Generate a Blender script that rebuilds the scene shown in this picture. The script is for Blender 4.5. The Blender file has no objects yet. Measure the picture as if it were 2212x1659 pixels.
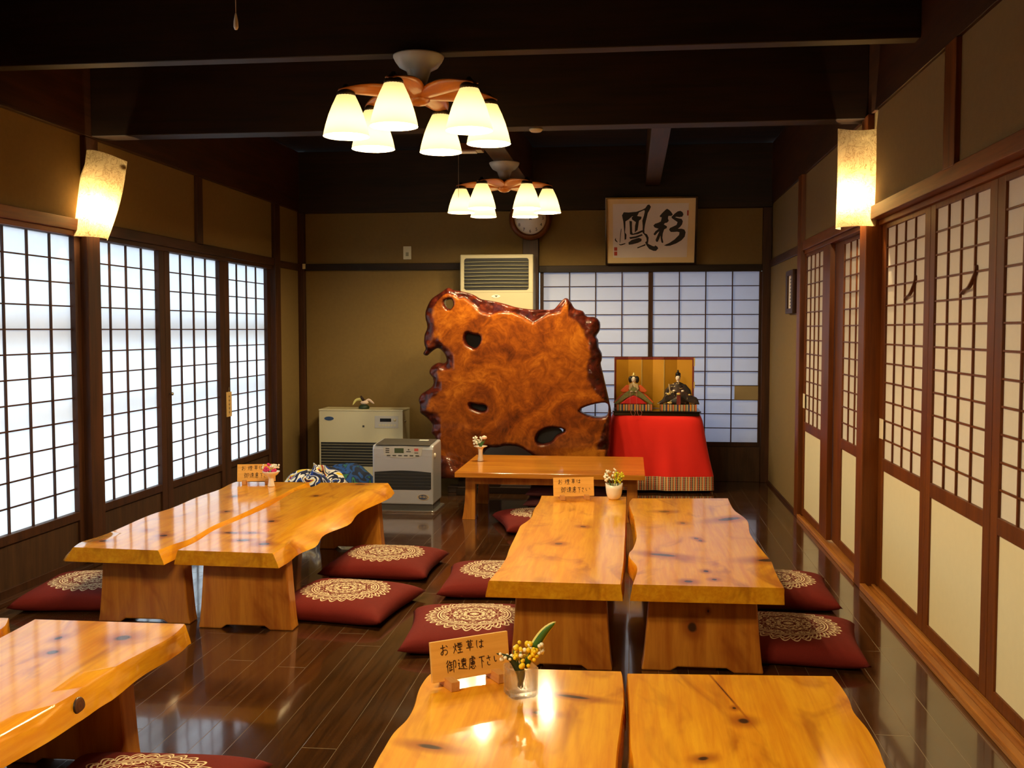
import bpy, bmesh, math, random
from mathutils import Vector, Matrix
from mathutils.geometry import tessellate_polygon
PI = math.pi
random.seed(7)
sc = bpy.context.scene
C = sc.collection

# ------------------------------------------------------------------ camera
cam_d = bpy.data.cameras.new('camera')
cam = bpy.data.objects.new('camera', cam_d); C.objects.link(cam)
cam_d.sensor_fit = 'HORIZONTAL'; cam_d.sensor_width = 36.0
cam_d.lens = 36.0 * 2220.0 / 2212.0
cam_d.clip_start = 0.02; cam_d.clip_end = 200
CAM_H = 1.25
cam.location = (0, 0, CAM_H)
cam.rotation_euler = (math.radians(90 - 3.0426), 0, math.radians(6.5943))
sc.camera = cam

# ------------------------------------------------------------------ exposure, daylight
vs = sc.view_settings
sc.display_settings.display_device = 'sRGB'
vs.view_transform = 'Standard'; vs.look = 'None'; vs.gamma = 1.0
vs.use_curve_mapping = False
vs.exposure = 0.0
sc.cycles.use_denoising = True
sc.cycles.max_bounces = 10
sc.cycles.diffuse_bounces = 5
sc.cycles.glossy_bounces = 4
sc.cycles.transmission_bounces = 8
sc.cycles.transparent_max_bounces = 8
sc.cycles.sample_clamp_indirect = 4.0
sc.cycles.caustics_reflective = False
sc.cycles.caustics_refractive = False
sc.cycles.blur_glossy = 0.5

LAMP_COL = (1.0, 0.79, 0.42)
SHADE_W = 26.0          # watts of each bulb in the ceiling fixtures
SCONCE_W = 20.0
world = bpy.data.worlds.new('overcast_sky'); sc.world = world
world.use_nodes = True
wn = world.node_tree.nodes
bg = wn.get('Background') or wn.new('ShaderNodeBackground')
bg.inputs['Color'].default_value = (0.70, 0.86, 1.0, 1)
bg.inputs['Strength'].default_value = 4.2

# ------------------------------------------------------------------ node helpers
class S:
    """a socket of a node tree with arithmetic"""
    def __init__(s, nt, k): s.nt = nt; s.k = k
    def __add__(s, o): return M(s.nt, 'ADD', s, o)
    def __radd__(s, o): return M(s.nt, 'ADD', s, o)
    def __sub__(s, o): return M(s.nt, 'SUBTRACT', s, o)
    def __rsub__(s, o): return M(s.nt, 'SUBTRACT', o, s)
    def __mul__(s, o): return M(s.nt, 'MULTIPLY', s, o)
    def __rmul__(s, o): return M(s.nt, 'MULTIPLY', s, o)
    def __truediv__(s, o): return M(s.nt, 'DIVIDE', s, o)
def put(nt, inp, v):
    if isinstance(v, S): nt.links.new(v.k, inp)
    else: inp.default_value = v
def M(nt, op, *a, clamp=False):
    n = nt.nodes.new('ShaderNodeMath'); n.operation = op; n.use_clamp = clamp
    for i, x in enumerate(a): put(nt, n.inputs[i], x)
    return S(nt, n.outputs[0])
def smooth(nt, x, a, b, lo=0.0, hi=1.0):
    n = nt.nodes.new('ShaderNodeMapRange'); n.interpolation_type = 'SMOOTHSTEP'
    put(nt, n.inputs[0], x)
    for i, v in enumerate((a, b, lo, hi)): n.inputs[i + 1].default_value = v
    return S(nt, n.outputs[0])
def ocoord(nt, kind='Object'):
    n = nt.nodes.new('ShaderNodeTexCoord'); return S(nt, n.outputs[kind])
def mapping(nt, v, scale=(1, 1, 1), loc=(0, 0, 0), rot=(0, 0, 0)):
    n = nt.nodes.new('ShaderNodeMapping'); put(nt, n.inputs['Vector'], v)
    n.inputs['Scale'].default_value = scale; n.inputs['Location'].default_value = loc
    n.inputs['Rotation'].default_value = rot
    return S(nt, n.outputs[0])
def sep(nt, v):
    n = nt.nodes.new('ShaderNodeSeparateXYZ'); put(nt, n.inputs[0], v)
    return [S(nt, n.outputs[i]) for i in range(3)]
def comb(nt, x, y, z):
    n = nt.nodes.new('ShaderNodeCombineXYZ')
    for i, v in enumerate((x, y, z)): put(nt, n.inputs[i], v)
    return S(nt, n.outputs[0])
def noise(nt, v, scale=5, detail=3, rough=0.5, dist=0.0):
    n = nt.nodes.new('ShaderNodeTexNoise'); put(nt, n.inputs['Vector'], v)
    n.inputs['Scale'].default_value = scale; n.inputs['Detail'].default_value = detail
    n.inputs['Roughness'].default_value = rough; n.inputs['Distortion'].default_value = dist
    return S(nt, n.outputs[0])
def mix(nt, f, a, b):
    n = nt.nodes.new('ShaderNodeMix'); n.data_type = 'RGBA'
    put(nt, n.inputs[0], f)
    for i, v in ((6, a), (7, b)):
        if isinstance(v, S): nt.links.new(v.k, n.inputs[i])
        else: n.inputs[i].default_value = (*v, 1) if len(v) == 3 else v
    return S(nt, n.outputs[2])
def ramp(nt, f, stops, const=False):
    n = nt.nodes.new('ShaderNodeValToRGB'); put(nt, n.inputs[0], f)
    e = n.color_ramp.elements
    if const: n.color_ramp.interpolation = 'CONSTANT'
    while len(e) < len(stops): e.new(0.5)
    for el, (p, c) in zip(e, stops):
        el.position = p; el.color = (*c, 1)
    return S(nt, n.outputs[0])
def bump(nt, h, strength=0.2, dist=0.01):
    n = nt.nodes.new('ShaderNodeBump'); put(nt, n.inputs['Height'], h)
    n.inputs['Strength'].default_value = strength; n.inputs['Distance'].default_value = dist
    return S(nt, n.outputs[0])
def lin(h):
    """sRGB 0-255 triple to linear"""
    r = []
    for c in h:
        c /= 255.0
        r.append(c / 12.92 if c <= 0.04045 else ((c + 0.055) / 1.055) ** 2.4)
    return tuple(r)
def new_mat(name):
    m = bpy.data.materials.new(name); m.use_nodes = True
    nt = m.node_tree; nt.nodes.clear()
    out = nt.nodes.new('ShaderNodeOutputMaterial')
    return m, nt, out
def pbr(name, col, rough=0.5, coat=0.0, coat_r=0.1, metal=0.0, spec=0.5, nscale=0, namt=0.12, bscale=0, bstr=0.1, sheen=0.0):
    m, nt, out = new_mat(name)
    b = nt.nodes.new('ShaderNodeBsdfPrincipled')
    b.inputs['Roughness'].default_value = rough; b.inputs['Coat Weight'].default_value = coat
    b.inputs['Coat Roughness'].default_value = coat_r; b.inputs['Metallic'].default_value = metal
    b.inputs['Specular IOR Level'].default_value = spec; b.inputs['Sheen Weight'].default_value = sheen
    if nscale:
        f = noise(nt, ocoord(nt), nscale, 4)
        c = mix(nt, f, tuple(x * (1 - namt) for x in col), tuple(min(1, x * (1 + namt)) for x in col))
        put(nt, b.inputs['Base Color'], c)
    else: b.inputs['Base Color'].default_value = (*col, 1)
    if bscale: put(nt, b.inputs['Normal'], bump(nt, noise(nt, ocoord(nt), bscale, 3), bstr, 0.004))
    nt.links.new(b.outputs[0], out.inputs[0])
    return m
def wood(name, light, dark, red=None, axis=1, fine=60, long=3.0, rough=0.35, coat=0.0, coat_r=0.08, knots=(), amt=1.0, wav=0.0, upright=False):
    """grain running along an axis; knots are (x, y, rx, ry, angle) on the top face"""
    m, nt, out = new_mat(name)
    b = nt.nodes.new('ShaderNodeBsdfPrincipled')
    co = ocoord(nt)
    sc3 = [fine] * 3; sc3[axis] = long
    g = noise(nt, mapping(nt, co, sc3), 1.0, 5, 0.6, 0.4)
    sc2 = [9.0] * 3; sc2[axis] = 1.1
    big = noise(nt, mapping(nt, co, sc2), 1.0, 3, 0.5, 1.2)
    f = smooth(nt, g * 0.55 + big * 0.6, 0.38, 0.78)
    col = mix(nt, f * amt, light, dark)
    if red:
        patch = smooth(nt, noise(nt, mapping(nt, co, [5.0 if i != axis else 2.0 for i in range(3)]), 1.0, 3, 0.55, 1.5), 0.5, 0.75)
        col = mix(nt, patch * 0.7, col, red)
    if knots:
        x, y, z = sep(nt, co)
        if upright: y = z
        wob = noise(nt, co, 22, 2) * 0.5 - 0.25
        for kx, ky, rx, ry, an in knots:
            dx = x - kx; dy = y - ky
            ca, sa = math.cos(an), math.sin(an)
            u = (dx * ca + dy * sa) / rx; v = (dy * ca - dx * sa) / ry
            d = M(nt, 'SQRT', u * u + v * v) + wob
            col = mix(nt, smooth(nt, d, 1.0, 3.6, 0.75, 0.0), col, red or dark)
            col = mix(nt, smooth(nt, d, 0.55, 1.15, 0.93, 0.0), col, (0.030, 0.012, 0.006))
    put(nt, b.inputs['Base Color'], col)
    b.inputs['Roughness'].default_value = rough; b.inputs['Coat Weight'].default_value = coat
    b.inputs['Coat Roughness'].default_value = coat_r
    b.inputs['Specular IOR Level'].default_value = 0.06 if coat > 0.6 else 0.25
    if wav: put(nt, b.inputs['Coat Normal'], bump(nt, noise(nt, mapping(nt, co, [14 if i != axis else 5 for i in range(3)]), 1.0, 2), wav, 0.004))
    nt.links.new(b.outputs[0], out.inputs[0])
    return m
def paper(name, col, trans, trans_col, fibre=0.0, fibre_col=(0.3, 0.16, 0.05)):
    """paper or opal glass: part diffuse, part translucent"""
    m, nt, out = new_mat(name)
    d = nt.nodes.new('ShaderNodeBsdfDiffuse'); t = nt.nodes.new('ShaderNodeBsdfTranslucent')
    d.inputs[0].default_value = (*col, 1)
    tc = trans_col
    co = ocoord(nt)
    if fibre:
        n1 = noise(nt, co, 16, 5, 0.7, 2.5)
        ln = smooth(nt, M(nt, 'ABSOLUTE', n1 - 0.5), 0.0, 0.035, 1.0, 0.0)
        cl = smooth(nt, noise(nt, co, 9, 3), 0.4, 0.7)
        f = M(nt, 'MINIMUM', ln * 0.7 + cl * 0.35, 1.0) * fibre
        put(nt, t.inputs[0], mix(nt, f, trans_col, fibre_col)); put(nt, d.inputs[0], mix(nt, f, col, fibre_col))
    else:
        n1 = noise(nt, co, 30, 4)
        put(nt, t.inputs[0], mix(nt, n1 * 0.25, trans_col, tuple(x * 0.75 for x in trans_col)))
    a = nt.nodes.new('ShaderNodeMixShader'); a.inputs[0].default_value = trans
    nt.links.new(d.outputs[0], a.inputs[1]); nt.links.new(t.outputs[0], a.inputs[2])
    nt.links.new(a.outputs[0], out.inputs[0])
    return m

# ------------------------------------------------------------------ materials
MT = {}
WOOD_L, WOOD_D, WOOD_R = lin((244, 173, 34)), lin((220, 136, 20)), lin((158, 74, 12))
def table_wood(name, knots): return wood(name, WOOD_L, WOOD_D, WOOD_R, axis=1, fine=70, long=4, rough=0.45, coat=1.0, coat_r=0.10, knots=knots, wav=0.10)
MT['leg_wood'] = wood('leg_wood', lin((214, 138, 46)), lin((180, 100, 28)), lin((140, 64, 18)), axis=2, fine=50, long=5, rough=0.45, coat=0.5, coat_r=0.18)
MT['leg_knot'] = wood('leg_wood_with_knot', lin((214, 138, 46)), lin((180, 100, 28)), lin((140, 64, 18)), axis=2, fine=50, long=5, rough=0.45, coat=0.5, coat_r=0.18, knots=[(-0.042, 0.166, 0.017, 0.020, 0.2), (0.015, 0.227, 0.005, 0.007, 0)], upright=True)
MT['dark'] = wood('dark_post', lin((70, 38, 18)), lin((42, 22, 11)), axis=2, fine=60, long=3, rough=0.5)
MT['dark_h'] = wood('dark_rail', lin((70, 38, 18)), lin((42, 22, 11)), axis=1, fine=60, long=3, rough=0.5)
MT['dark_x'] = wood('dark_beam', lin((44, 26, 14)), lin((27, 16, 9)), axis=0, fine=40, long=2, rough=0.55)
MT['brown'] = wood('brown_post', lin((114, 58, 13)), lin((82, 38, 8)), axis=2, fine=70, long=3, rough=0.42)
MT['brown_h'] = wood('brown_rail', lin((126, 66, 18)), lin((92, 44, 11)), axis=1, fine=70, long=3, rough=0.42)
MT['sill'] = wood('sill_wood', lin((180, 116, 50)), lin((146, 84, 32)), axis=1, fine=80, long=3, rough=0.35)
MT['board'] = wood('old_board', lin((74, 48, 28)), lin((48, 30, 18)), axis=2, fine=45, long=3, rough=0.55)
MT['plaster'] = pbr('mustard_plaster', lin((120, 95, 50)), 0.9, nscale=40, namt=0.10, bscale=220, bstr=0.25)
MT['ceil'] = wood('ceiling_boards', lin((48, 30, 18)), lin((28, 17, 10)), axis=0, fine=30, long=2, rough=0.7)
MT['win_paper'] = paper('window_paper', (0.75, 0.74, 0.72), 0.62, (0.86, 0.88, 0.90))
MT['back_paper'] = paper('back_window_paper', (0.68, 0.68, 0.72), 0.40, (0.56, 0.57, 0.64))
MT['door_paper'] = pbr('door_paper', lin((214, 202, 186)), 0.9, nscale=60, namt=0.03)
MT['fusuma'] = pbr('lower_door_paper', lin((222, 206, 168)), 0.85, nscale=30, namt=0.03)
MT['patch'] = pbr('patch_paper', lin((226, 208, 172)), 0.9)
MT['tan'] = pbr('tan_patch', lin((150, 130, 96)), 0.9)
MT['rail'] = pbr('storm_rail', lin((206, 178, 170)), 0.6)
MT['cream'] = pbr('cream_enamel', lin((214, 202, 164)), 0.45, nscale=80, namt=0.02)
MT['cream_ac'] = pbr('beige_enamel', lin((182, 170, 138)), 0.5, nscale=80, namt=0.02)
MT['white'] = pbr('white_ceramic', lin((236, 226, 208)), 0.3, coat=0.4)
MT['black'] = pbr('black_lacquer', (0.006, 0.005, 0.005), 0.18, coat=0.6)
MT['void'] = pbr('dark_gap', (0.012, 0.011, 0.012), 0.7)
MT['slat'] = pbr('grille_slat', lin((150, 142, 112)), 0.5)
MT['silver'] = pbr('silver_plastic', lin((198, 197, 202)), 0.34, metal=0.35, coat=0.3)
MT['silver_d'] = pbr('grey_plastic', lin((84, 80, 76)), 0.4, metal=0.3)
MT['chrome'] = pbr('bright_metal', lin((200, 196, 190)), 0.25, metal=0.9)
MT['panel'] = pbr('panel_plastic', lin((196, 190, 182)), 0.4)
MT['lcd'] = pbr('lcd', lin((70, 84, 60)), 0.2)
MT['ink'] = pbr('ink', (0.012, 0.009, 0.008), 0.7)
MT['ink_b'] = pbr('brown_ink', lin((44, 20, 10)), 0.7)
MT['red_ink'] = pbr('red_ink', lin((170, 60, 40)), 0.7)
MT['pink_ink'] = pbr('pink_stamp', lin((206, 90, 84)), 0.7)
MT['blue'] = pbr('blue_badge', lin((38, 62, 104)), 0.35)
MT['sign'] = wood('sign_wood', lin((240, 184, 96)), lin((222, 160, 76)), axis=0, fine=60, long=3, rough=0.5)
MT['block'] = wood('block_wood', lin((214, 158, 96)), lin((190, 130, 70)), axis=1, fine=60, long=5, rough=0.5)
MT['tag'] = wood('tag_wood', lin((206, 168, 110)), lin((186, 146, 90)), axis=2, fine=60, long=5, rough=0.6)
MT['lowtop'] = wood('low_table_wood', lin((226, 150, 50)), lin((188, 108, 28)), axis=0, fine=90, long=3, rough=0.4, coat=0.9, coat_r=0.1)
MT['blade'] = wood('blade_wood', lin((164, 92, 24)), lin((136, 70, 18)), axis=0, fine=60, long=4, rough=0.4, coat=0.3)
MT['brass'] = pbr('dark_brass', lin((60, 46, 30)), 0.4, metal=0.7)
MT['canopy'] = pbr('canopy_metal', lin((240, 228, 200)), 0.35)
MT['shade'] = paper('opal_glass', (0.80, 0.74, 0.62), 0.55, (0.078, 0.066, 0.044))
MT['washi'] = paper('washi', (0.70, 0.60, 0.42), 0.62, (0.34, 0.25, 0.13), 0.9, (0.10, 0.05, 0.015))
MT['green'] = pbr('leaf_green', lin((58, 104, 44)), 0.45)
MT['dgreen'] = pbr('dark_leaf', lin((34, 50, 24)), 0.5)
MT['yellow'] = pbr('yellow_petal', lin((240, 205, 30)), 0.6)
MT['ygreen'] = pbr('yellow_green_petal', lin((212, 206, 40)), 0.6)
MT['wpetal'] = pbr('white_petal', lin((244, 238, 222)), 0.6)
MT['pinkpetal'] = pbr('pink_petal', lin((206, 40, 104)), 0.6)
MT['pale_rose'] = pbr('pale_rose_petal', lin((244, 214, 190)), 0.6)
MT['cream_edge'] = pbr('leaf_margin', lin((224, 214, 130)), 0.5)
MT['maroon_shade'] = pbr('shaded_maroon', lin((74, 22, 26)), 0.85)  # cushion maroon with the shade under the low table put into it
MT['gold'] = pbr('gold_leaf', lin((206, 146, 34)), 0.38, metal=0.35, nscale=12, namt=0.06)
MT['goldline'] = pbr('gold_hinge', lin((226, 196, 120)), 0.4, metal=0.4)
MT['brocade'] = pbr('red_brocade', lin((112, 30, 22)), 0.7, nscale=90, namt=0.6)
MT['scarlet'] = pbr('scarlet_silk', lin((206, 22, 22)), 0.6)
MT['orange'] = pbr('orange_silk', lin((226, 96, 36)), 0.6)
MT['olive'] = pbr('olive_silk', lin((120, 120, 66)), 0.6, nscale=70, namt=0.6)
MT['tanrobe'] = pbr('tan_brocade', lin((206, 178, 134)), 0.6, nscale=80, namt=0.4)
MT['skin'] = pbr('doll_face', lin((250, 232, 214)), 0.4)
MT['lips'] = pbr('doll_lips', lin((190, 40, 40)), 0.5)
MT['hair'] = pbr('doll_hair', (0.008, 0.007, 0.008), 0.4)
MT['cordpink'] = pbr('pink_cord', lin((206, 120, 110)), 0.7)
MT['wire'] = pbr('pale_cord', lin((170, 150, 120)), 0.6)
MT['mat'] = pbr('mat_board', lin((222, 192, 140)), 0.9, nscale=20, namt=0.04)
MT['hanshi'] = pbr('calligraphy_paper', lin((222, 208, 196)), 0.9, nscale=14, namt=0.04)

def mk_floor():
    m, nt, out = new_mat('floor_planks')
    b = nt.nodes.new('ShaderNodeBsdfPrincipled')
    co = ocoord(nt); x, y, z = sep(nt, co)
    W = 0.108
    q = M(nt, 'DIVIDE', x, W); idx = M(nt, 'FLOOR', q); fr = q - idx
    seam = smooth(nt, M(nt, 'ABSOLUTE', fr - 0.5), 0.487, 0.497)
    wnz = nt.nodes.new('ShaderNodeTexWhiteNoise'); wnz.noise_dimensions = '1D'; put(nt, wnz.inputs['W'], idx)
    rnd = S(nt, wnz.outputs[0])
    L = 1.82
    qy = M(nt, 'DIVIDE', y, L) + rnd * 7.3; iy = M(nt, 'FLOOR', qy); fy = qy - iy
    butt = smooth(nt, M(nt, 'ABSOLUTE', fy - 0.5), 0.4985, 0.4995)
    w2 = nt.nodes.new('ShaderNodeTexWhiteNoise'); w2.noise_dimensions = '2D'
    put(nt, w2.inputs['Vector'], comb(nt, idx, iy, 0.0)); r2 = S(nt, w2.outputs[0])
    g = noise(nt, comb(nt, x * 55.0 + r2 * 90.0, y * 3.0, r2 * 20.0), 1.0, 5, 0.6, 0.5)
    c = mix(nt, smooth(nt, g, 0.35, 0.75), lin((78, 47, 22)), lin((48, 29, 14)))
    c = mix(nt, r2 * 0.35, c, lin((62, 33, 13)))
    sc_ = smooth(nt, noise(nt, mapping(nt, co, (3, 9, 3), rot=(0, 0, 0.5)), 1.0, 6, 0.7), 0.62, 0.8)
    c = mix(nt, sc_ * 0.25, c, lin((84, 56, 32)))
    line = M(nt, 'MAXIMUM', seam, butt)
    c = mix(nt, line * 0.6, c, lin((150, 132, 108)))
    put(nt, b.inputs['Base Color'], c)
    put(nt, b.inputs['Roughness'], smooth(nt, noise(nt, co, 3.5, 4), 0.3, 0.8, 0.10, 0.22))
    b.inputs['Coat Weight'].default_value = 0.7; b.inputs['Coat Roughness'].default_value = 0.06
    h = noise(nt, comb(nt, x * 3.0 + r2 * 30.0, y * 1.2, 0.0), 1.0, 2)
    nrm = bump(nt, h - line * 0.3, 0.10, 0.01)
    put(nt, b.inputs['Normal'], nrm); put(nt, b.inputs['Coat Normal'], nrm)
    nt.links.new(b.outputs[0], out.inputs[0])
    return m
MT['floor'] = mk_floor()

def mk_cushion():
    m, nt, out = new_mat('cushion_cloth')
    b = nt.nodes.new('ShaderNodeBsdfPrincipled')
    co = ocoord(nt); x, y, z = sep(nt, co)
    r = M(nt, 'SQRT', x * x + y * y); th = M(nt, 'ARCTAN2', y, x)
    def band(v, c, w): return smooth(nt, M(nt, 'ABSOLUTE', v - c), w * 0.6, w, 1.0, 0.0)
    # eight-fold folded field for the scrollwork
    K = PI / 4
    tf = M(nt, 'ABSOLUTE', M(nt, 'WRAP', th, K / 2, -K / 2))
    fx = r * M(nt, 'COSINE', tf); fy = r * M(nt, 'SINE', tf)
    n1 = noise(nt, comb(nt, fx * 34.0, fy * 34.0, 3.0), 1.0, 1, 0.4, 0.8)
    n2 = noise(nt, comb(nt, fx * 62.0, fy * 62.0, 9.0), 1.0, 0, 0.4, 0.3)
    scroll = M(nt, 'MAXIMUM', band(n1, 0.50, 0.045), band(n2, 0.53, 0.05))
    scroll = scroll * smooth(nt, r, 0.128, 0.134, 1.0, 0.0)
    # scalloped lace border
    lob = M(nt, 'ABSOLUTE', M(nt, 'SINE', th * 14.0))
    rr = 0.172 + lob * 0.026
    edge = band(r - rr, 0.0, 0.0045)
    inner = band(r - (0.160 + lob * 0.018), 0.0, 0.004)
    petal = band(M(nt, 'SINE', th * 28.0 + r * 140.0), 0.0, 0.55) * smooth(nt, r - rr, -0.004, 0.0, 1.0, 0.0) * smooth(nt, r, 0.152, 0.156)
    rings = M(nt, 'MAXIMUM', band(r, 0.148, 0.0035), band(r, 0.137, 0.0035))
    rose = band(r - (0.030 + 0.012 * M(nt, 'ABSOLUTE', M(nt, 'SINE', th * 4.0))), 0.0, 0.005)
    pat = M(nt, 'MAXIMUM', M(nt, 'MAXIMUM', scroll, edge), M(nt, 'MAXIMUM', M(nt, 'MAXIMUM', inner, petal * 0.85), M(nt, 'MAXIMUM', rings, rose)))
    top = smooth(nt, z, 0.050, 0.056)
    pat = M(nt, 'MULTIPLY', pat, top, clamp=True)
    weave = noise(nt, co, 260, 2)
    cl = mix(nt, weave, lin((98, 24, 17)), lin((116, 31, 22)))
    c = mix(nt, pat, cl, lin((232, 212, 172)))
    put(nt, b.inputs['Base Color'], c)
    b.inputs['Roughness'].default_value = 0.85; b.inputs['Specular IOR Level'].default_value = 0.2
    put(nt, b.inputs['Normal'], bump(nt, pat * 0.6 + noise(nt, co, 9, 2) * 3.0, 0.35, 0.004))
    nt.links.new(b.outputs[0], out.inputs[0])
    return m
MT['cushion'] = mk_cushion()

def mk_knot():
    m, nt, out = new_mat('knot_wood')
    b = nt.nodes.new('ShaderNodeBsdfPrincipled')
    co = ocoord(nt); x, y, z = sep(nt, co)
    r = M(nt, 'SQRT', y * y + z * z) / 0.026 + noise(nt, co, 60, 2) * 0.25 - 0.12
    put(nt, b.inputs['Base Color'], ramp(nt, r, [(0.0, lin((70, 34, 16))), (0.28, lin((112, 62, 30))), (0.5, lin((84, 44, 22))), (0.72, lin((104, 54, 24))), (0.86, lin((34, 14, 8)))]))
    b.inputs['Roughness'].default_value = 0.4; b.inputs['Coat Weight'].default_value = 0.6
    nt.links.new(b.outputs[0], out.inputs[0])
    return m
def mk_burl():
    m, nt, out = new_mat('burl_wood')
    b = nt.nodes.new('ShaderNodeBsdfPrincipled')
    co = ocoord(nt)
    at = nt.nodes.new('ShaderNodeAttribute'); at.attribute_name = 'bark'; bark = S(nt, at.outputs['Fac'])
    n1 = noise(nt, co, 2.3, 5, 0.6, 1.4); n2 = noise(nt, co, 11, 5, 0.65, 1.6)
    c = ramp(nt, n1 * 0.7 + n2 * 0.35, [(0.36, lin((66, 26, 6))), (0.47, lin((110, 50, 9))), (0.56, lin((142, 72, 12))), (0.68, lin((188, 110, 26)))])
    spots = smooth(nt, noise(nt, co, 26, 3, 0.6, 1.0), 0.64, 0.74)
    c = mix(nt, spots * 0.55, c, lin((96, 34, 14)))
    bn = noise(nt, co, 11, 4, 0.6, 1.5)
    bc = ramp(nt, bn, [(0.30, lin((26, 9, 7))), (0.52, lin((72, 22, 12))), (0.70, lin((104, 42, 20)))])
    c = mix(nt, bark, c, bc)
    put(nt, b.inputs['Base Color'], c)
    b.inputs['Roughness'].default_value = 0.45; b.inputs['Specular IOR Level'].default_value = 0.1
    b.inputs['Coat Weight'].default_value = 0.55; b.inputs['Coat Roughness'].default_value = 0.10
    nt.links.new(b.outputs[0], out.inputs[0])
    return m
MT['burl'] = mk_burl()

def mk_redcloth():
    m, nt, out = new_mat('red_felt')
    b = nt.nodes.new('ShaderNodeBsdfPrincipled')
    co = ocoord(nt)
    c = mix(nt, noise(nt, co, 7, 4), lin((240, 24, 5)), lin((252, 34, 8)))
    put(nt, b.inputs['Base Color'], c)
    b.inputs['Roughness'].default_value = 0.85; b.inputs['Sheen Weight'].default_value = 0.2
    nt.links.new(b.outputs[0], out.inputs[0])
    return m
MT['redcloth'] = mk_redcloth()
def mk_stripes(name, axis, period, stops, checker=0.0):
    m, nt, out = new_mat(name)
    b = nt.nodes.new('ShaderNodeBsdfPrincipled')
    co = ocoord(nt); xyz = sep(nt, co)
    q = M(nt, 'FRACT', xyz[axis] / period)
    c = ramp(nt, q, stops, const=True)
    if checker:
        k = M(nt, 'FRACT', xyz[2] / checker)
        c = mix(nt, M(nt, 'GREATER_THAN', k, 0.6) * 0.35, c, lin((232, 212, 176)))
    put(nt, b.inputs['Base Color'], c); b.inputs['Roughness'].default_value = 0.8
    nt.links.new(b.outputs[0], out.inputs[0])
    return m
MT['hem'] = mk_stripes('striped_hem', 0, 0.055, [(0.0, lin((232, 190, 130))), (0.18, lin((40, 26, 34))), (0.26, lin((236, 120, 40))), (0.45, lin((236, 206, 160))), (0.6, lin((60, 30, 34))), (0.7, lin((226, 96, 40))), (0.86, lin((50, 44, 54)))], 0.014)
MT['dais'] = mk_stripes('brocade_dais', 0, 0.085, [(0.0, lin((222, 140, 40))), (0.16, lin((60, 66, 90))), (0.24, lin((206, 190, 150))), (0.34, lin((130, 90, 60))), (0.48, lin((214, 110, 60))), (0.6, lin((96, 110, 80))), (0.72, lin((190, 160, 110))), (0.84, lin((50, 56, 96)))])
def mk_print(name, stops, scale, seed):
    m, nt, out = new_mat(name)
    b = nt.nodes.new('ShaderNodeBsdfPrincipled')
    co = ocoord(nt)
    n = noise(nt, mapping(nt, co, loc=(seed, 0, 0)), scale, 1, 0.4, 1.4)
    put(nt, b.inputs['Base Color'], ramp(nt, n, stops, const=True))
    b.inputs['Roughness'].default_value = 0.85
    nt.links.new(b.outputs[0], out.inputs[0])
    return m
Wh = lin((236, 232, 226))
MT['print1'] = mk_print('splashed_print', [(0.0, lin((12, 12, 22))), (0.38, lin((20, 56, 140))), (0.44, Wh), (0.48, lin((12, 20, 60))), (0.54, Wh), (0.60, lin((236, 200, 30))), (0.635, lin((160, 30, 96))), (0.66, lin((12, 12, 20)))], 8, 1.7)
MT['print2'] = mk_print('blue_green_print', [(0.0, lin((12, 24, 50))), (0.42, lin((18, 66, 130))), (0.52, lin((14, 34, 70))), (0.58, lin((40, 110, 70))), (0.64, lin((18, 40, 60))), (0.72, lin((200, 176, 40)))], 9, 5.2)
def mk_robe():
    m, nt, out = new_mat('dark_brocade_robe')
    b = nt.nodes.new('ShaderNodeBsdfPrincipled')
    co = ocoord(nt)
    n = noise(nt, co, 28, 2, 0.5, 1.0)
    c = ramp(nt, n, [(0.0, lin((26, 16, 12))), (0.5, lin((58, 30, 20))), (0.60, lin((34, 22, 14))), (0.66, lin((220, 194, 136))), (0.71, lin((44, 26, 16)))], const=True)
    put(nt, b.inputs['Base Color'], c); b.inputs['Roughness'].default_value = 0.6
    nt.links.new(b.outputs[0], out.inputs[0])
    return m
MT['robe'] = mk_robe()
def mk_glass():
    m, nt, out = new_mat('clear_glass')
    b = nt.nodes.new('ShaderNodeBsdfPrincipled')
    b.inputs['Base Color'].default_value = (0.93, 0.97, 0.94, 1)
    b.inputs['Transmission Weight'].default_value = 1.0; b.inputs['Roughness'].default_value = 0.03
    b.inputs['IOR'].default_value = 1.45
    tr = nt.nodes.new('ShaderNodeBsdfTransparent'); tl_ = nt.nodes.new('ShaderNodeBsdfTranslucent'); tl_.inputs[0].default_value = (0.8, 0.8, 0.76, 1)
    m1 = nt.nodes.new('ShaderNodeMixShader'); m1.inputs[0].default_value = 0.55
    m2 = nt.nodes.new('ShaderNodeMixShader'); m2.inputs[0].default_value = 0.07
    nt.links.new(b.outputs[0], m1.inputs[1]); nt.links.new(tr.outputs[0], m1.inputs[2])
    nt.links.new(m1.outputs[0], m2.inputs[1]); nt.links.new(tl_.outputs[0], m2.inputs[2])
    nt.links.new(m2.outputs[0], out.inputs[0])
    return m
MT['glass'] = mk_glass()

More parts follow.
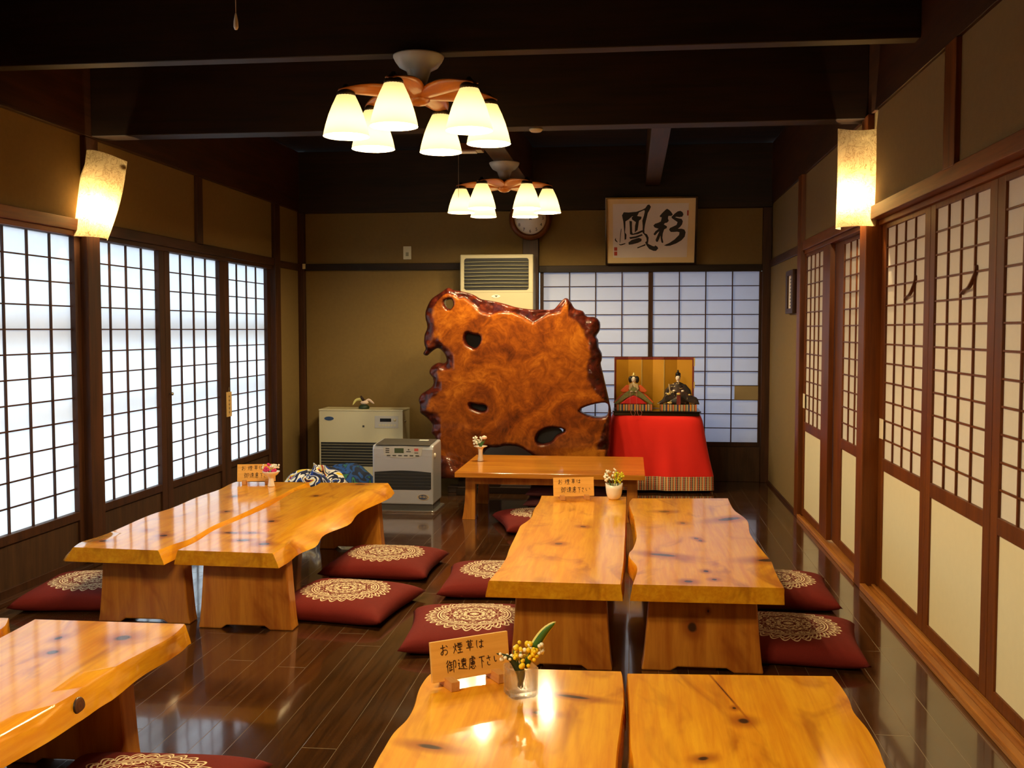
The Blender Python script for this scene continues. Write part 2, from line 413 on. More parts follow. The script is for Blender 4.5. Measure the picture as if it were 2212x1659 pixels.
# ------------------------------------------------------------------ mesh helpers
class MB:
    """collects shapes of ONE part"""
    def __init__(s): s.v = []; s.f = []; s.sm = []
    def add(s, vs, fs, smooth=False):
        o = len(s.v); s.v += [tuple(v) for v in vs]
        for f in fs: s.f.append([i + o for i in f]); s.sm.append(smooth)
        return s
    def box(s, x0, x1, y0, y1, z0, z1, mat=None):
        vs = [Vector((x, y, z)) for z in (z0, z1) for y in (y0, y1) for x in (x0, x1)]
        if mat: vs = [mat @ v for v in vs]
        return s.add(vs, [(0, 2, 3, 1), (4, 5, 7, 6), (0, 1, 5, 4), (2, 6, 7, 3), (0, 4, 6, 2), (1, 3, 7, 5)])
    def lathe(s, prof, n=32, c=(0, 0, 0), sx=1.0, sy=1.0, mat=None, caps=True):
        """prof: (r, z) from bottom to top"""
        vs = []; fs = []
        for r, z in prof:
            for k in range(n):
                a = 2 * PI * k / n
                v = Vector((c[0] + r * sx * math.cos(a), c[1] + r * sy * math.sin(a), c[2] + z))
                vs.append(mat @ v if mat else v)
        for i in range(len(prof) - 1):
            for k in range(n):
                k2 = (k + 1) % n
                fs.append((i * n + k, i * n + k2, (i + 1) * n + k2, (i + 1) * n + k))
        if caps:
            if prof[0][0] > 1e-6: fs.append(tuple(reversed(range(n))))
            if prof[-1][0] > 1e-6: fs.append(tuple(range((len(prof) - 1) * n, len(prof) * n)))
        return s.add(vs, fs, True)
    def prism(s, pts, z0, z1, plane='xy', mat=None, ngon=False):
        """closed outline extruded; plane 'xy' along z, 'xz' along y, 'yz' along x"""
        def P(a, b, h): return Vector((a, b, h)) if plane == 'xy' else Vector((a, h, b)) if plane == 'xz' else Vector((h, a, b))
        n = len(pts)
        vs = [P(a, b, z0) for a, b in pts] + [P(a, b, z1) for a, b in pts]
        if mat: vs = [mat @ v for v in vs]
        tri = tessellate_polygon([[Vector((a, b, 0)) for a, b in pts]])
        fs = [tuple(range(n)), tuple(n + i for i in reversed(range(n)))] if ngon else [tuple(t) for t in tri] + [tuple(n + i for i in reversed(t)) for t in tri]
        fs += [(i, (i + 1) % n, n + (i + 1) % n, n + i) for i in range(n)]
        return s.add(vs, fs)
    def tube(s, path, r, n=8, closed=False):
        path = [Vector(p) for p in path]; N = len(path)
        rad = r if isinstance(r, (list, tuple)) else [r] * N
        vs = []; fs = []
        ref = Vector((0, 0, 1))
        for i, p in enumerate(path):
            t = (path[min(i + 1, N - 1)] - path[max(i - 1, 0)]).normalized()
            if abs(t.dot(ref)) > 0.95: a = t.cross(Vector((1, 0, 0))).normalized()
            else: a = t.cross(ref).normalized()
            b = t.cross(a)
            for k in range(n):
                an = 2 * PI * k / n
                vs.append(p + (a * math.cos(an) + b * math.sin(an)) * rad[i])
        for i in range(N - 1):
            for k in range(n):
                k2 = (k + 1) % n
                fs.append((i * n + k, i * n + k2, (i + 1) * n + k2, (i + 1) * n + k))
        fs.append(tuple(reversed(range(n)))); fs.append(tuple(range((N - 1) * n, N * n)))
        return s.add(vs, fs, True)
    def ball(s, c, r, sx=1, sy=1, sz=1, n=12, m=8, mat=None):
        prof = [(r * math.sin(PI * i / m), -r * math.cos(PI * i / m) * sz) for i in range(m + 1)]
        prof[0] = (0.0004 * r, prof[0][1]); prof[-1] = (0.0004 * r, prof[-1][1])
        return s.lathe(prof, n, c, sx, sy, mat)
    def grid(s, fn, nu, nv, smooth=True):
        vs = [fn(i / nu, j / nv) for j in range(nv + 1) for i in range(nu + 1)]
        fs = [(j * (nu + 1) + i, j * (nu + 1) + i + 1, (j + 1) * (nu + 1) + i + 1, (j + 1) * (nu + 1) + i) for j in range(nv) for i in range(nu)]
        return s.add(vs, fs, smooth)
    def build(s, name, mat, parent=None, bevel=0.0, loc=None, segs=2, solid=0.0, sub=0):
        me = bpy.data.meshes.new(name); me.from_pydata(s.v, [], s.f); me.update()
        for p, f in zip(me.polygons, s.sm): p.use_smooth = f
        bm = bmesh.new(); bm.from_mesh(me)
        bmesh.ops.remove_doubles(bm, verts=bm.verts, dist=1e-6)
        bmesh.ops.recalc_face_normals(bm, faces=bm.faces); bm.to_mesh(me); bm.free()
        o = bpy.data.objects.new(name, me); C.objects.link(o)
        me.materials.append(MT[mat] if isinstance(mat, str) else mat)
        if parent: o.parent = parent
        if loc: o.location = loc
        if solid:
            k = o.modifiers.new('thickness', 'SOLIDIFY'); k.thickness = solid; k.offset = 0
        if sub:
            k = o.modifiers.new('smooth', 'SUBSURF'); k.levels = sub; k.render_levels = sub
        if bevel:
            k = o.modifiers.new('bevel', 'BEVEL'); k.width = bevel; k.segments = segs; k.limit_method = 'ANGLE'; k.angle_limit = math.radians(40)
            k.harden_normals = False
        return o
def tag(o, label, cat=None, group=None, kind=None):
    o['label'] = label
    if cat: o['category'] = cat
    if group: o['group'] = group
    if kind: o['kind'] = kind
    return o
def thing(name, label, cat, loc=(0, 0, 0), rotz=0.0, group=None, kind=None):
    o = bpy.data.objects.new(name, None); C.objects.link(o)
    o.empty_display_size = 0.1; o.location = loc; o.rotation_euler = (0, 0, rotz)
    return tag(o, label, cat, group, kind)
def struct(name, mb, mat, label, cat, bevel=0.0):
    return tag(mb.build(name, mat, None, bevel), label, cat, None, 'structure')
def dup(root, loc, rotz, label, group=None):
    r = root.copy(); C.objects.link(r); r.location = loc; r.rotation_euler = (0, 0, rotz); r['label'] = label
    if group: r['group'] = group
    for ch in list(root.children):
        c = ch.copy(); C.objects.link(c); c.parent = r
        for g in list(ch.children):
            d = g.copy(); C.objects.link(d); d.parent = c
    return r
def rect(x0, x1, y0, y1): return [(x0, y0), (x1, y0), (x1, y1), (x0, y1)]
def rrect(x0, x1, y0, y1, r, n=5):
    pts = []
    for cx, cy, a0 in ((x1 - r, y0 + r, -PI / 2), (x1 - r, y1 - r, 0), (x0 + r, y1 - r, PI / 2), (x0 + r, y0 + r, PI)):
        for k in range(n + 1):
            a = a0 + PI / 2 * k / n
            pts.append((cx + r * math.cos(a), cy + r * math.sin(a)))
    return pts
def ellipse(cx, cy, rx, ry, n=28): return [(cx + rx * math.cos(2 * PI * k / n), cy + ry * math.sin(2 * PI * k / n)) for k in range(n)]
def text_mb(body, size, mat):
    """lettering as a flat mesh in the plane of mat (x right, y up), centred"""
    cu = bpy.data.curves.new('lettering', 'FONT'); cu.body = body; cu.size = size
    cu.align_x = 'CENTER'; cu.align_y = 'CENTER'; cu.extrude = 0.0003; cu.resolution_u = 3
    o = bpy.data.objects.new('lettering', cu); C.objects.link(o)
    dg = bpy.context.evaluated_depsgraph_get()
    me = bpy.data.meshes.new_from_object(o.evaluated_get(dg))
    mb = MB(); mb.add([mat @ v.co for v in me.vertices], [tuple(p.vertices) for p in me.polygons])
    bpy.data.objects.remove(o); bpy.data.curves.remove(cu); bpy.data.meshes.remove(me)
    return mb
def vcat(pts, n=4):
    """Catmull-Rom through an open list of points"""
    P = [Vector(p) for p in pts]; out = []
    for i in range(len(P) - 1):
        a, b, c, d = P[max(i - 1, 0)], P[i], P[i + 1], P[min(i + 2, len(P) - 1)]
        for k in range(n):
            t = k / n
            out.append(0.5 * ((2 * b) + (c - a) * t + (2 * a - 5 * b + 4 * c - d) * t * t + (3 * b - a - 3 * c + d) * t ** 3))
    out.append(P[-1])
    return out
def XZ(y):   # maps drawing plane (x right, y up) onto a wall facing the camera
    return Matrix(((1, 0, 0, 0), (0, 0, -1, y), (0, 1, 0, 0), (0, 0, 0, 1)))

# ================================================================== THE ROOM
XL, XR, YB, YF = -2.82, 1.13, 8.57, -1.3
struct('floor', MB().box(-3.0, 1.35, YF, 8.75, -0.08, 0.0), 'floor', 'dark glossy plank floor running to the back wall', 'floor')
struct('ceiling', MB().box(-3.0, 1.35, YF, 8.75, 2.75, 2.83), 'ceil', 'dark board ceiling above the beams', 'ceiling')
w = MB()
w.box(-2.98, XL, YF, 8.75, 1.80, 2.30); w.box(-2.98, XL, 7.90, 8.75, 0, 1.80); w.box(-2.98, XL, YF, 1.15, 0, 1.80)
struct('wall_left', w, 'plaster', 'mustard plaster wall above the bright paper windows', 'wall')
w = MB()
w.box(XR, 1.30, YF, 8.75, 1.80, 2.30); w.box(1.12, 1.30, 7.05, 8.75, 0, 1.80); w.box(1.20, 1.30, YF, 2.75, 0, 1.80)
w.box(1.215, 1.30, 2.75, 5.05, 0, 1.80); w.box(1.195, 1.30, 6.42, 7.05, 0, 1.80); w.box(1.20, 1.30, 5.05, 6.00, 0, 1.80)
struct('wall_right', w, 'plaster', 'mustard plaster wall above and beside the sliding doors', 'wall')
w = MB()
w.box(-2.98, -0.88, YB, 8.75, 0, 2.40); w.box(-0.88, 1.30, YB, 8.75, 1.775, 2.40); w.box(-0.78, 1.2, 8.60, 8.75, 0, 0.28)
struct('wall_back', w, 'plaster', 'far mustard plaster wall with the framed calligraphy', 'wall')
struct('wall_front', MB().box(-3.0, 1.35, YF - 0.1, YF, 0, 2.83), 'plaster', 'plaster wall behind the viewpoint', 'wall')

# posts, beams and rails: each its own piece of trim
tn = [0]
def trim(box, mat, label, cat='trim', bevel=0.003):
    tn[0] += 1
    m = MB()
    for b in (box if isinstance(box, list) else [box]): m.box(*b)
    return struct('trim_%d' % tn[0], m, mat, label, cat, bevel)
trim((1.10, 1.22, 5.05, 5.18, 0, 2.262), 'brown', 'square brown post carrying the paper sconce beside the doors on the right', 'pillar', 0.006)
trim((-2.93, -2.79, 5.05, 5.18, 0, 2.245), 'dark', 'square post carrying the tilted paper sconce between the bright windows', 'pillar', 0.006)
trim((1.10, 1.20, 6.94, 7.07, 0, 2.262), 'brown', 'slim brown post right of the small hanging frame', 'pillar', 0.004)
trim((-2.93, -2.79, 7.88, 8.00, 0, 2.245), 'dark', 'dark post at the far end of the window row', 'pillar', 0.004)
trim((-0.894, -0.762, 8.50, 8.62, 0, 2.24), 'dark', 'dark post behind the air conditioner under the clock', 'pillar', 0.004)
trim((-2.83, -2.765, 8.52, 8.575, 0, 2.24), 'dark', 'thin dark corner post where the left and back walls meet', 'pillar')
trim((1.055, 1.125, 8.52, 8.575, 0, 2.24), 'dark', 'thin dark corner post right of the back windows', 'pillar')
trim((1.11, 1.16, 3.76, 3.89, 1.82, 2.262), 'brown', 'short upper post above the nearest sliding doors', 'pillar')
trim((-2.86, -2.80, 6.44, 6.53, 1.80, 2.245), 'dark', 'short upper post above the middle bright window', 'pillar')
trim((-3.0, -2.79, YF, 8.6, 2.245, 2.74), 'dark_h', 'long dark wall beam over the bright windows', 'beam')
trim((1.115, 1.35, YF, 8.6, 2.262, 2.74), 'dark_h', 'long dark wall beam over the sliding doors', 'beam')
trim((-2.8, 1.12, 8.48, 8.74, 2.232, 2.74), 'dark_x', 'dark beam along the top of the back wall', 'beam')
trim((-2.79, 1.115, 5.11, 5.235, 2.25, 2.74), 'dark_x', 'deep dark cross beam between the two posts with sconces', 'beam', 0.004)
trim((-2.79, 1.115, 4.225, 4.305, 2.385, 2.74), 'dark_x', 'nearer cross beam that carries the big ceiling lamp', 'beam', 0.004)
trim((-0.95, -0.81, 5.236, 8.48, 2.41, 2.74), 'dark_h', 'ceiling joist that carries the far ceiling lamp', 'beam', 0.004)
trim((0.11, 0.225, 5.236, 8.48, 2.41, 2.74), 'dark_h', 'ceiling joist right of the far ceiling lamp', 'beam', 0.004)
# lintel rails
trim([(-2.86, -2.80, YF, 5.05, 1.752, 1.812), (-2.89, -2.815, YF, 5.05, 1.725, 1.752)], 'brown_h', 'lintel rail over the nearest bright window', 'rail')
trim([(-2.86, -2.80, 5.18, 7.88, 1.752, 1.812), (-2.89, -2.815, 5.18, 7.88, 1.725, 1.752)], 'dark_h', 'lintel rail over the far bright windows', 'rail')
trim((-2.86, -2.805, 8.0, 8.52, 1.748, 1.804), 'dark_h', 'short dark rail between the window post and the corner', 'rail')
trim([(1.112, 1.20, YF, 5.05, 1.765, 1.826), (1.16, 1.215, 2.0, 5.05, 1.74, 1.765)], 'brown_h', 'lintel rail over the nearest sliding doors, lit by the sconce', 'rail')
trim([(1.112, 1.20, 5.18, 6.94, 1.765, 1.826), (1.125, 1.20, 5.18, 6.94, 1.74, 1.765)], 'brown_h', 'lintel rail over the far sliding doors', 'rail')
trim((1.108, 1.14, 7.07, 8.52, 1.752, 1.812), 'dark_h', 'dark rail above the small hanging frame', 'rail')
trim((-2.765, -0.894, 8.535, 8.60, 1.75, 1.806), 'dark_x', 'dark rail across the back wall left of the air conditioner', 'rail')
trim([(-0.762, 1.055, 8.545, 8.62, 1.722, 1.778)], 'dark_x', 'lintel rail over the two back windows', 'rail')
trim((-0.762, 1.055, 8.55, 8.60, 0.0, 0.285), 'board', 'dark board below the two back windows', 'board')
trim([(1.10, 1.20, 1.9, 5.05, 0, 0.018), (1.10, 1.128, 1.9, 5.05, 0.018, 0.030), (1.155, 1.172, 1.9, 5.05, 0.018, 0.028)], 'sill', 'pale grooved wooden sill under the nearest sliding doors', 'sill')
trim([(1.10, 1.20, 5.18, 6.94, 0, 0.016), (1.10, 1.122, 5.18, 6.94, 0.016, 0.026)], 'sill', 'pale grooved wooden sill under the far sliding doors', 'sill')
trim((-2.95, -2.795, 1.15, 7.88, 0, 0.022), 'dark_h', 'dark sill along the foot of the bright windows', 'sill')
tag(MB().box(1.108, 1.122, 7.07, 8.52, 0, 0.022).build('baseboard_right', 'dark_h'), 'thin dark baseboard under the mustard wall on the right', 'baseboard', None, 'structure')

# ---------------- paper windows and doors
def lattice(mb, axis, at, a0, a1, z0, z1, nc, nr, wv, wh, depth):
    """bars between a0..a1 (along the wall) and z0..z1; axis 'x' = wall of constant x"""
    d0, d1 = at, at + depth
    for i in range(1, nc):
        a = a0 + (a1 - a0) * i / nc
        if axis == 'x': mb.box(d0, d1, a - wv / 2, a + wv / 2, z0, z1)
        else: mb.box(a - wv / 2, a + wv / 2, d0, d1, z0, z1)
    for j in range(1, nr):
        z = z0 + (z1 - z0) * j / nr
        e0, e1 = min(d0, d1), max(d0, d1)
        e = (e1 - e0) * 0.12
        if axis == 'x': mb.box(e0 + e, e1 - e, a0, a1, z - wh / 2, z + wh / 2)
        else: mb.box(a0, a1, e0 + e, e1 - e, z - wh / 2, z + wh / 2)
def left_window(k, y0, y1, p0, p1, label):
    z0, z1 = 0.306, 1.722
    r = thing('window_%d' % k, label, 'window', (-2.85, (y0 + y1) / 2, 0), kind='structure'); c = (y0 + y1) / 2
    f = MB(); a, b = y0 - c, y1 - c
    f.box(-0.015, 0.02, a, p0 - c, 0.022, 1.728); f.box(-0.015, 0.02, p1 - c, b, 0.022, 1.728)
    f.box(-0.015, 0.02, p0 - c, p1 - c, 0.262, z0); f.box(-0.015, 0.02, p0 - c, p1 - c, z1, 1.728); f.box(-0.015, 0.02, p0 - c, p1 - c, 0.022, 0.06)
    f.build('frame', 'dark', r, 0.002)
    l = MB(); lattice(l, 'x', -0.006, p0 - c, p1 - c, z0, z1, 4, 12, 0.010, 0.0070, 0.0105)
    l.build('lattice', 'dark', r)
    MB().box(-0.0095, -0.0085, p0 - c - 0.005, p1 - c + 0.005, z0 - 0.005, z1 + 0.005).build('paper', 'win_paper', r)
    MB().box(-0.008, 0.008, p0 - c, p1 - c, 0.06, 0.262).build('lower_board', 'board', r)
    return r
LW = [(4.13, 5.048, 4.22, 4.99), (5.182, 6.008, 5.20, 5.938), (6.012, 6.938, 6.085, 6.858), (6.942, 7.868, 7.026, 7.797), (3.13, 4.126, 3.22, 4.05), (2.13, 3.126, 2.22, 3.05), (1.15, 2.126, 1.22, 2.05)]
LWL = ['glowing paper window nearest the viewer, left of the post with the tilted sconce', 'glowing paper window just beyond the post with the tilted sconce',
       'glowing paper window with the small knob on its left stile', 'glowing paper window with the wooden tag, farthest along the left wall',
       'paper window along the left wall, first one out of the picture', 'paper window along the left wall, second one out of the picture', 'paper window along the left wall, third one out of the picture']
wins = [left_window(k + 1, *a, LWL[k]) for k, a in enumerate(LW)]
kn = MB().lathe([(0.004, 0), (0.004, 0.012), (0.010, 0.016), (0.010, 0.024), (0.003, 0.028)], 12, mat=Matrix.Translation((0.02, 6.05 - 6.475, 0.853)) @ Matrix.Rotation(PI / 2, 4, 'Y'))
kn.build('knob', 'chrome', wins[2])
# storm-window rails standing just outside the paper
for z0, z1 in ((1.19, 1.30), (0.79, 0.85)):
    trim((-2.945, -2.935, 1.2, 7.85, z0, z1), 'rail', 'pale outer window rail seen faintly through the paper, %s' % ('upper' if z0 > 1 else 'lower'), 'rail')

def back_window(k, x0, x1, p0, p1, label):
    z0, z1 = 0.322, 1.722; c = (x0 + x1) / 2
    r = thing('window_%d' % k, label, 'window', (c, 8.585, 0), kind='structure')
    f = MB(); f.box(x0 - c, p0 - c, -0.015, 0.012, 0.286, 1.722); f.box(p1 - c, x1 - c, -0.015, 0.012, 0.286, 1.722)
    f.box(p0 - c, p1 - c, -0.015, 0.012, 0.286, z0); f.build('frame', 'dark', r, 0.002)
    l = MB(); lattice(l, 'y', -0.010, p0 - c, p1 - c, z0, z1, 4, 12, 0.009, 0.007, 0.012); l.build('lattice', 'dark', r)
    MB().box(p0 - c - 0.004, p1 - c + 0.004, 0.004, 0.005, z0 - 0.004, z1).build('paper', 'back_paper', r)
    return r
bw1 = back_window(8, -0.757, 0.1625, -0.727, 0.141, 'lavender paper window partly behind the burl wood screen')
bw2 = back_window(9, 0.1625, 1.058, 0.178, 1.036, 'lavender paper window right of the doll display with a tan patch')
tag(MB().box(0.842 - 0.606, 1.036 - 0.606, -0.0125, -0.0115, 0.672, 0.786).build('patch', 'tan', bw2), 'tan repair patch')

def door(k, xf, y0, y1, p0, p1, label, zt=1.74, hook=None, patch=None, nick=False):
    """sliding door, face at x = xf, towards the room is -x"""
    z0, z1 = 0.645, 1.718; c = (y0 + y1) / 2
    r = thing('door_%d' % k, label, 'sliding door', (xf, c, 0), kind='structure')
    a, b = y0 - c, y1 - c; q0, q1 = p0 - c, p1 - c
    f = MB()
    f.box(0, 0.03, a, q0, 0.028, zt); f.box(0, 0.03, q1, b, 0.028, zt)
    f.box(0.0, 0.03, q0, q1, z1, zt); f.box(0, 0.03, q0, q1, 0.588, z0); f.box(0, 0.03, q0, q1, 0.028, 0.075)
    f.build('frame', 'brown', r, 0.002)
    l = MB(); lattice(l, 'x', 0.002, q0, q1, z0, z1, 4, 12, 0.009, 0.0065, 0.0075); l.build('lattice', 'brown', r)
    MB().box(0.0100, 0.0120, q0 - 0.004, q1 + 0.004, z0 - 0.004, z1 + 0.004).build('paper', 'door_paper', r)
    MB().box(0.008, 0.022, q0, q1, 0.075, 0.588).build('lower_panel', 'fusuma', r)
    if hook:
        ya, za, yb_, zb = hook
        pts = vcat([(0.006, ya - c, za + 0.025), (0.003, ya - c + 0.004, za), (-0.004, (ya * 0.7 + yb_ * 0.3) - c, zb + (za - zb) * 0.32), (-0.002, (ya * 0.3 + yb_ * 0.7) - c, zb + 0.012), (0.004, yb_ - c, zb)], 5)
        m = MB(); vs = []; n = len(pts)
        for p in pts: vs += [p + Vector((-0.007, 0, 0)), p + Vector((0.007, 0, 0)), p + Vector((0.007, 0.004, 0.004)), p + Vector((-0.007, 0.004, 0.004))]
        fs = []
        for i in range(n - 1):
            for j in range(4): fs.append((i * 4 + j, i * 4 + (j + 1) % 4, (i + 1) * 4 + (j + 1) % 4, (i + 1) * 4 + j))
        fs += [(3, 2, 1, 0), tuple((n - 1) * 4 + j for j in range(4))]
        m.add(vs, fs).build('bent_strip', 'brown', r)
    if patch:
        u0, u1, v0, v1 = patch
        tag(MB().box(-0.002, -0.0008, u0 - c, u1 - c, v0, v1).build('paper_patch', 'patch', r), 'pale paper patch')
    return r
door(1, 1.176, 4.262, 5.046, 4.335, 4.968, 'sliding paper door beside the right post, with bent strip and pale patch', hook=(4.475, 1.447, 4.635, 1.375), patch=(4.955, 5.03, 0.735, 0.829))
door(2, 1.176, 3.512, 4.258, 3.58, 4.195, 'sliding paper door with a bent strip, second from the right post', hook=(3.712, 1.443, 3.868, 1.374))
door(3, 1.176, 2.76, 3.508, 2.81, 3.44, 'sliding paper door cut by the right edge of the photo')
door(4, 1.130, 6.080, 6.936, 6.30, 6.885, 'far sliding paper door next to the small hanging frame', patch=(6.86, 6.93, 0.735, 0.829))
door(5, 1.1625, 5.184, 6.10, 5.25, 5.86, 'sliding paper door half hidden behind the right post')

# ================================================================== FURNITURE
def outline_len(P): return sum((P[i] - P[i - 1]).length for i in range(len(P)))
def slab_table(name, label, group, base, left, right, zt, th, dl, dr, knots, legs, tilt=0.0, thick_leg=0.08, warp=0.0, legmat=None):
    """live-edge plank: left and right edges are lists of (x, y) from the near end to the far end (world);
    dl / dr: how far the underside sticks out beyond the top along each edge"""
    bx, by = base
    r = thing(name, label, 'table', (bx, by, 0), group=group)
    def dens(E):
        E = vcat([(x - bx, y - by, 0) for x, y in E], 4); return E
    L = dens(left); R = dens(right)
    def lerp(d, t):
        if not isinstance(d, (list, tuple)): return d
        q = t * (len(d) - 1); i = min(int(q), len(d) - 2); return d[i] * (1 - (q - i)) + d[i + 1] * (q - i)
    def edge(E, d, sgn, seed):
        rnd = random.Random(seed); n = len(E); out = []
        ph = [rnd.uniform(0, 6) for _ in range(4)]
        for i, p in enumerate(E):
            t = i / (n - 1); D = lerp(d, t)
            wv = 1 + 0.25 * math.sin(9 * t + ph[0]) + 0.15 * math.sin(23 * t + ph[1])
            loops = []
            for off, dz in ((0.0, 0.0), (0.12, -0.10), (0.45, -0.38), (0.80, -0.72), (1.0, -1.0)):
                o = D * off * (wv if 0 < i < n - 1 else 1) + (0.0015 if off == 0.12 else 0)
                loops.append(Vector((p.x + sgn * o, p.y, zt + dz * th)))
            out.append(loops)
        return out
    EL = edge(L, dl, -1, 3 + int(abs(bx) * 100)); ER = edge(R, dr, 1, 5 + int(abs(by) * 100))
    nL, nR = len(EL), len(ER); NC = 6
    # resample both edges to one parameter so the top is a grid of quads
    n = max(nL, nR)
    def res(E):
        out = []
        for i in range(n):
            q = i / (n - 1) * (len(E) - 1); a = min(int(q), len(E) - 2); t = q - a
            out.append([E[a][k].lerp(E[a + 1][k], t) for k in range(5)])
        return out
    EL, ER = res(EL), res(ER)
    m = MB()
    ring = []
    for i in range(n):
        a, b = EL[i], ER[i]
        row = [a[k] for k in (4, 3, 2, 1, 0)]
        row += [a[0].lerp(b[0], t / NC) for t in range(1, NC)]
        row += [b[k] for k in (0, 1, 2, 3, 4)]
        row += [b[4].lerp(a[4], t / NC) for t in range(1, NC)]
        ring.append(row)
    K = len(ring[0]); vs = [v for row in ring for v in row]
    fs = []
    for i in range(n - 1):
        for k in range(K):
            k2 = (k + 1) % K
            fs.append((i * K + k, i * K + k2, (i + 1) * K + k2, (i + 1) * K + k))
    fs.append(tuple(range(K))); fs.append(tuple(reversed(range((n - 1) * K, n * K))))
    if warp:   # the plank sags a little towards its near end
        for v in vs:
            q = min(1.0, max(0.0, 2.7 - (v.y + by)))
            v.z -= warp * (q / 2 - math.sin(2 * PI * q) / (4 * PI))
    m.add(vs, fs, True)
    m.sm[-1] = m.sm[-2] = False
    mt = table_wood(name + '_wood', [(kx - bx, ky - by, rx, ry, an) for kx, ky, rx, ry, an in knots])
    top = m.build('tabletop', mt, r)
    k = top.modifiers.new('split', 'EDGE_SPLIT'); k.split_angle = math.radians(48)
    if tilt: top.rotation_euler = (tilt, 0, 0); top.location.z = 0.006
    zl = zt - th
    for (x0, x1, y0) in legs:
        w = x1 - x0; cx = (x0 + x1) / 2 - bx; h = w / 2
        pts = [(cx - h, 0.0), (cx - h * 0.52, 0.0), (cx - h * 0.40, 0.016), (cx + h * 0.40, 0.016), (cx + h * 0.52, 0.0), (cx + h, 0.0)]
        for t in (0.12, 0.35, 0.65, 1.0): pts.append((cx + h * (1 - 0.13 * t ** 0.7), zl * t))
        for t in (1.0, 0.65, 0.35, 0.12): pts.append((cx - h * (1 - 0.13 * t ** 0.7), zl * t))
        MB().prism(pts, y0 - by, y0 - by + thick_leg, 'xz', ngon=True).build('leg', legmat or 'leg_wood', r, 0.006, segs=2)
    return r
G_T = 'live-edge plank tables'
ZT, TH = 0.35, 0.06
slab_table('plank_table', 'live-edge plank table with the small white pot on its far end', G_T, (-0.25, 4.55),
    [(-0.500, 3.61), (-0.493, 3.708), (-0.485, 3.844), (-0.483, 3.989), (-0.490, 4.143), (-0.493, 4.311), (-0.496, 4.531), (-0.497, 4.650), (-0.478, 4.766), (-0.468, 4.888), (-0.476, 5.083), (-0.470, 5.272), (-0.475, 5.51)],
    [(-0.032, 3.61), (-0.029, 3.761), (-0.024, 3.968), (-0.023, 4.197), (-0.021, 4.511), (-0.021, 4.808), (-0.020, 5.124), (-0.020, 5.526)],
    ZT, TH, [0.013, 0.015, 0.02, 0.015], [0.009, 0.010, 0.002, 0.006], [(-0.296, 4.274, 0.018, 0.020, 0), (-0.211, 4.662, 0.015, 0.020, 0.3)], [(-0.44, -0.06, 3.72), (-0.44, -0.06, 5.30)])
slab_table('plank_table', 'live-edge plank table with wavy left edge, right of the table with the white pot', G_T, (0.27, 4.57),
    [(0.013, 3.615), (0.015, 3.648), (0.027, 3.792), (0.027, 3.906), (0.001, 4.045), (-0.001, 4.130), (0.015, 4.222), (0.030, 4.440), (0.026, 4.651), (0.019, 4.916), (0.005, 5.137), (-0.004, 5.328), (0.014, 5.479)],
    [(0.535, 3.624), (0.536, 3.796), (0.542, 3.945), (0.546, 4.046), (0.535, 4.259), (0.528, 4.448), (0.529, 4.627), (0.549, 4.853), (0.542, 4.989), (0.517, 5.164), (0.515, 5.353), (0.519, 5.538)],
    ZT, TH, [0.010, 0.018, 0.004, 0.012, 0.012, 0.005], 0.003,
    [(0.245, 4.800, 0.014, 0.022, 0), (0.285, 4.452, 0.011, 0.018, 0.3), (0.300, 4.405, 0.009, 0.016, 0.2), (0.135, 4.105, 0.062, 0.024, -0.35), (0.283, 3.845, 0.010, 0.016, 0), (0.209, 3.680, 0.018, 0.018, 0), (0.304, 3.719, 0.011, 0.014, 0), (0.169, 5.097, 0.030, 0.022, 0.1), (0.55, 4.06, 0.060, 0.030, 0.2), (0.47, 4.93, 0.07, 0.03, 0.7)],
    [(0.045, 0.486, 3.745), (0.045, 0.486, 5.29)], legmat='leg_knot')
slab_table('plank_table', 'live-edge plank table under the glowing windows with the pedestal vase on it', G_T, (-2.10, 4.90),
    [(-2.286, 3.975), (-2.309, 4.084), (-2.291, 4.210), (-2.297, 4.401), (-2.311, 4.607), (-2.312, 4.764), (-2.295, 4.932), (-2.309, 5.246), (-2.295, 5.508), (-2.313, 5.696), (-2.314, 5.813)],
    [(-1.912, 3.956), (-1.901, 4.079), (-1.880, 4.204), (-1.900, 4.486), (-1.887, 4.745), (-1.886, 5.134), (-1.889, 5.423), (-1.898, 5.622), (-1.884, 5.842)],
    ZT, TH, [0.04, 0.018, 0.018], [0.026, 0.024, 0.022, 0.024], [(-2.226, 4.108, 0.022, 0.020, 0), (-2.024, 4.245, 0.018, 0.022, 0.2), (-1.979, 4.849, 0.016, 0.022, 0), (-2.12, 5.3, 0.02, 0.03, 0)], [(-2.262, -1.85, 4.115), (-2.262, -1.87, 5.62)])
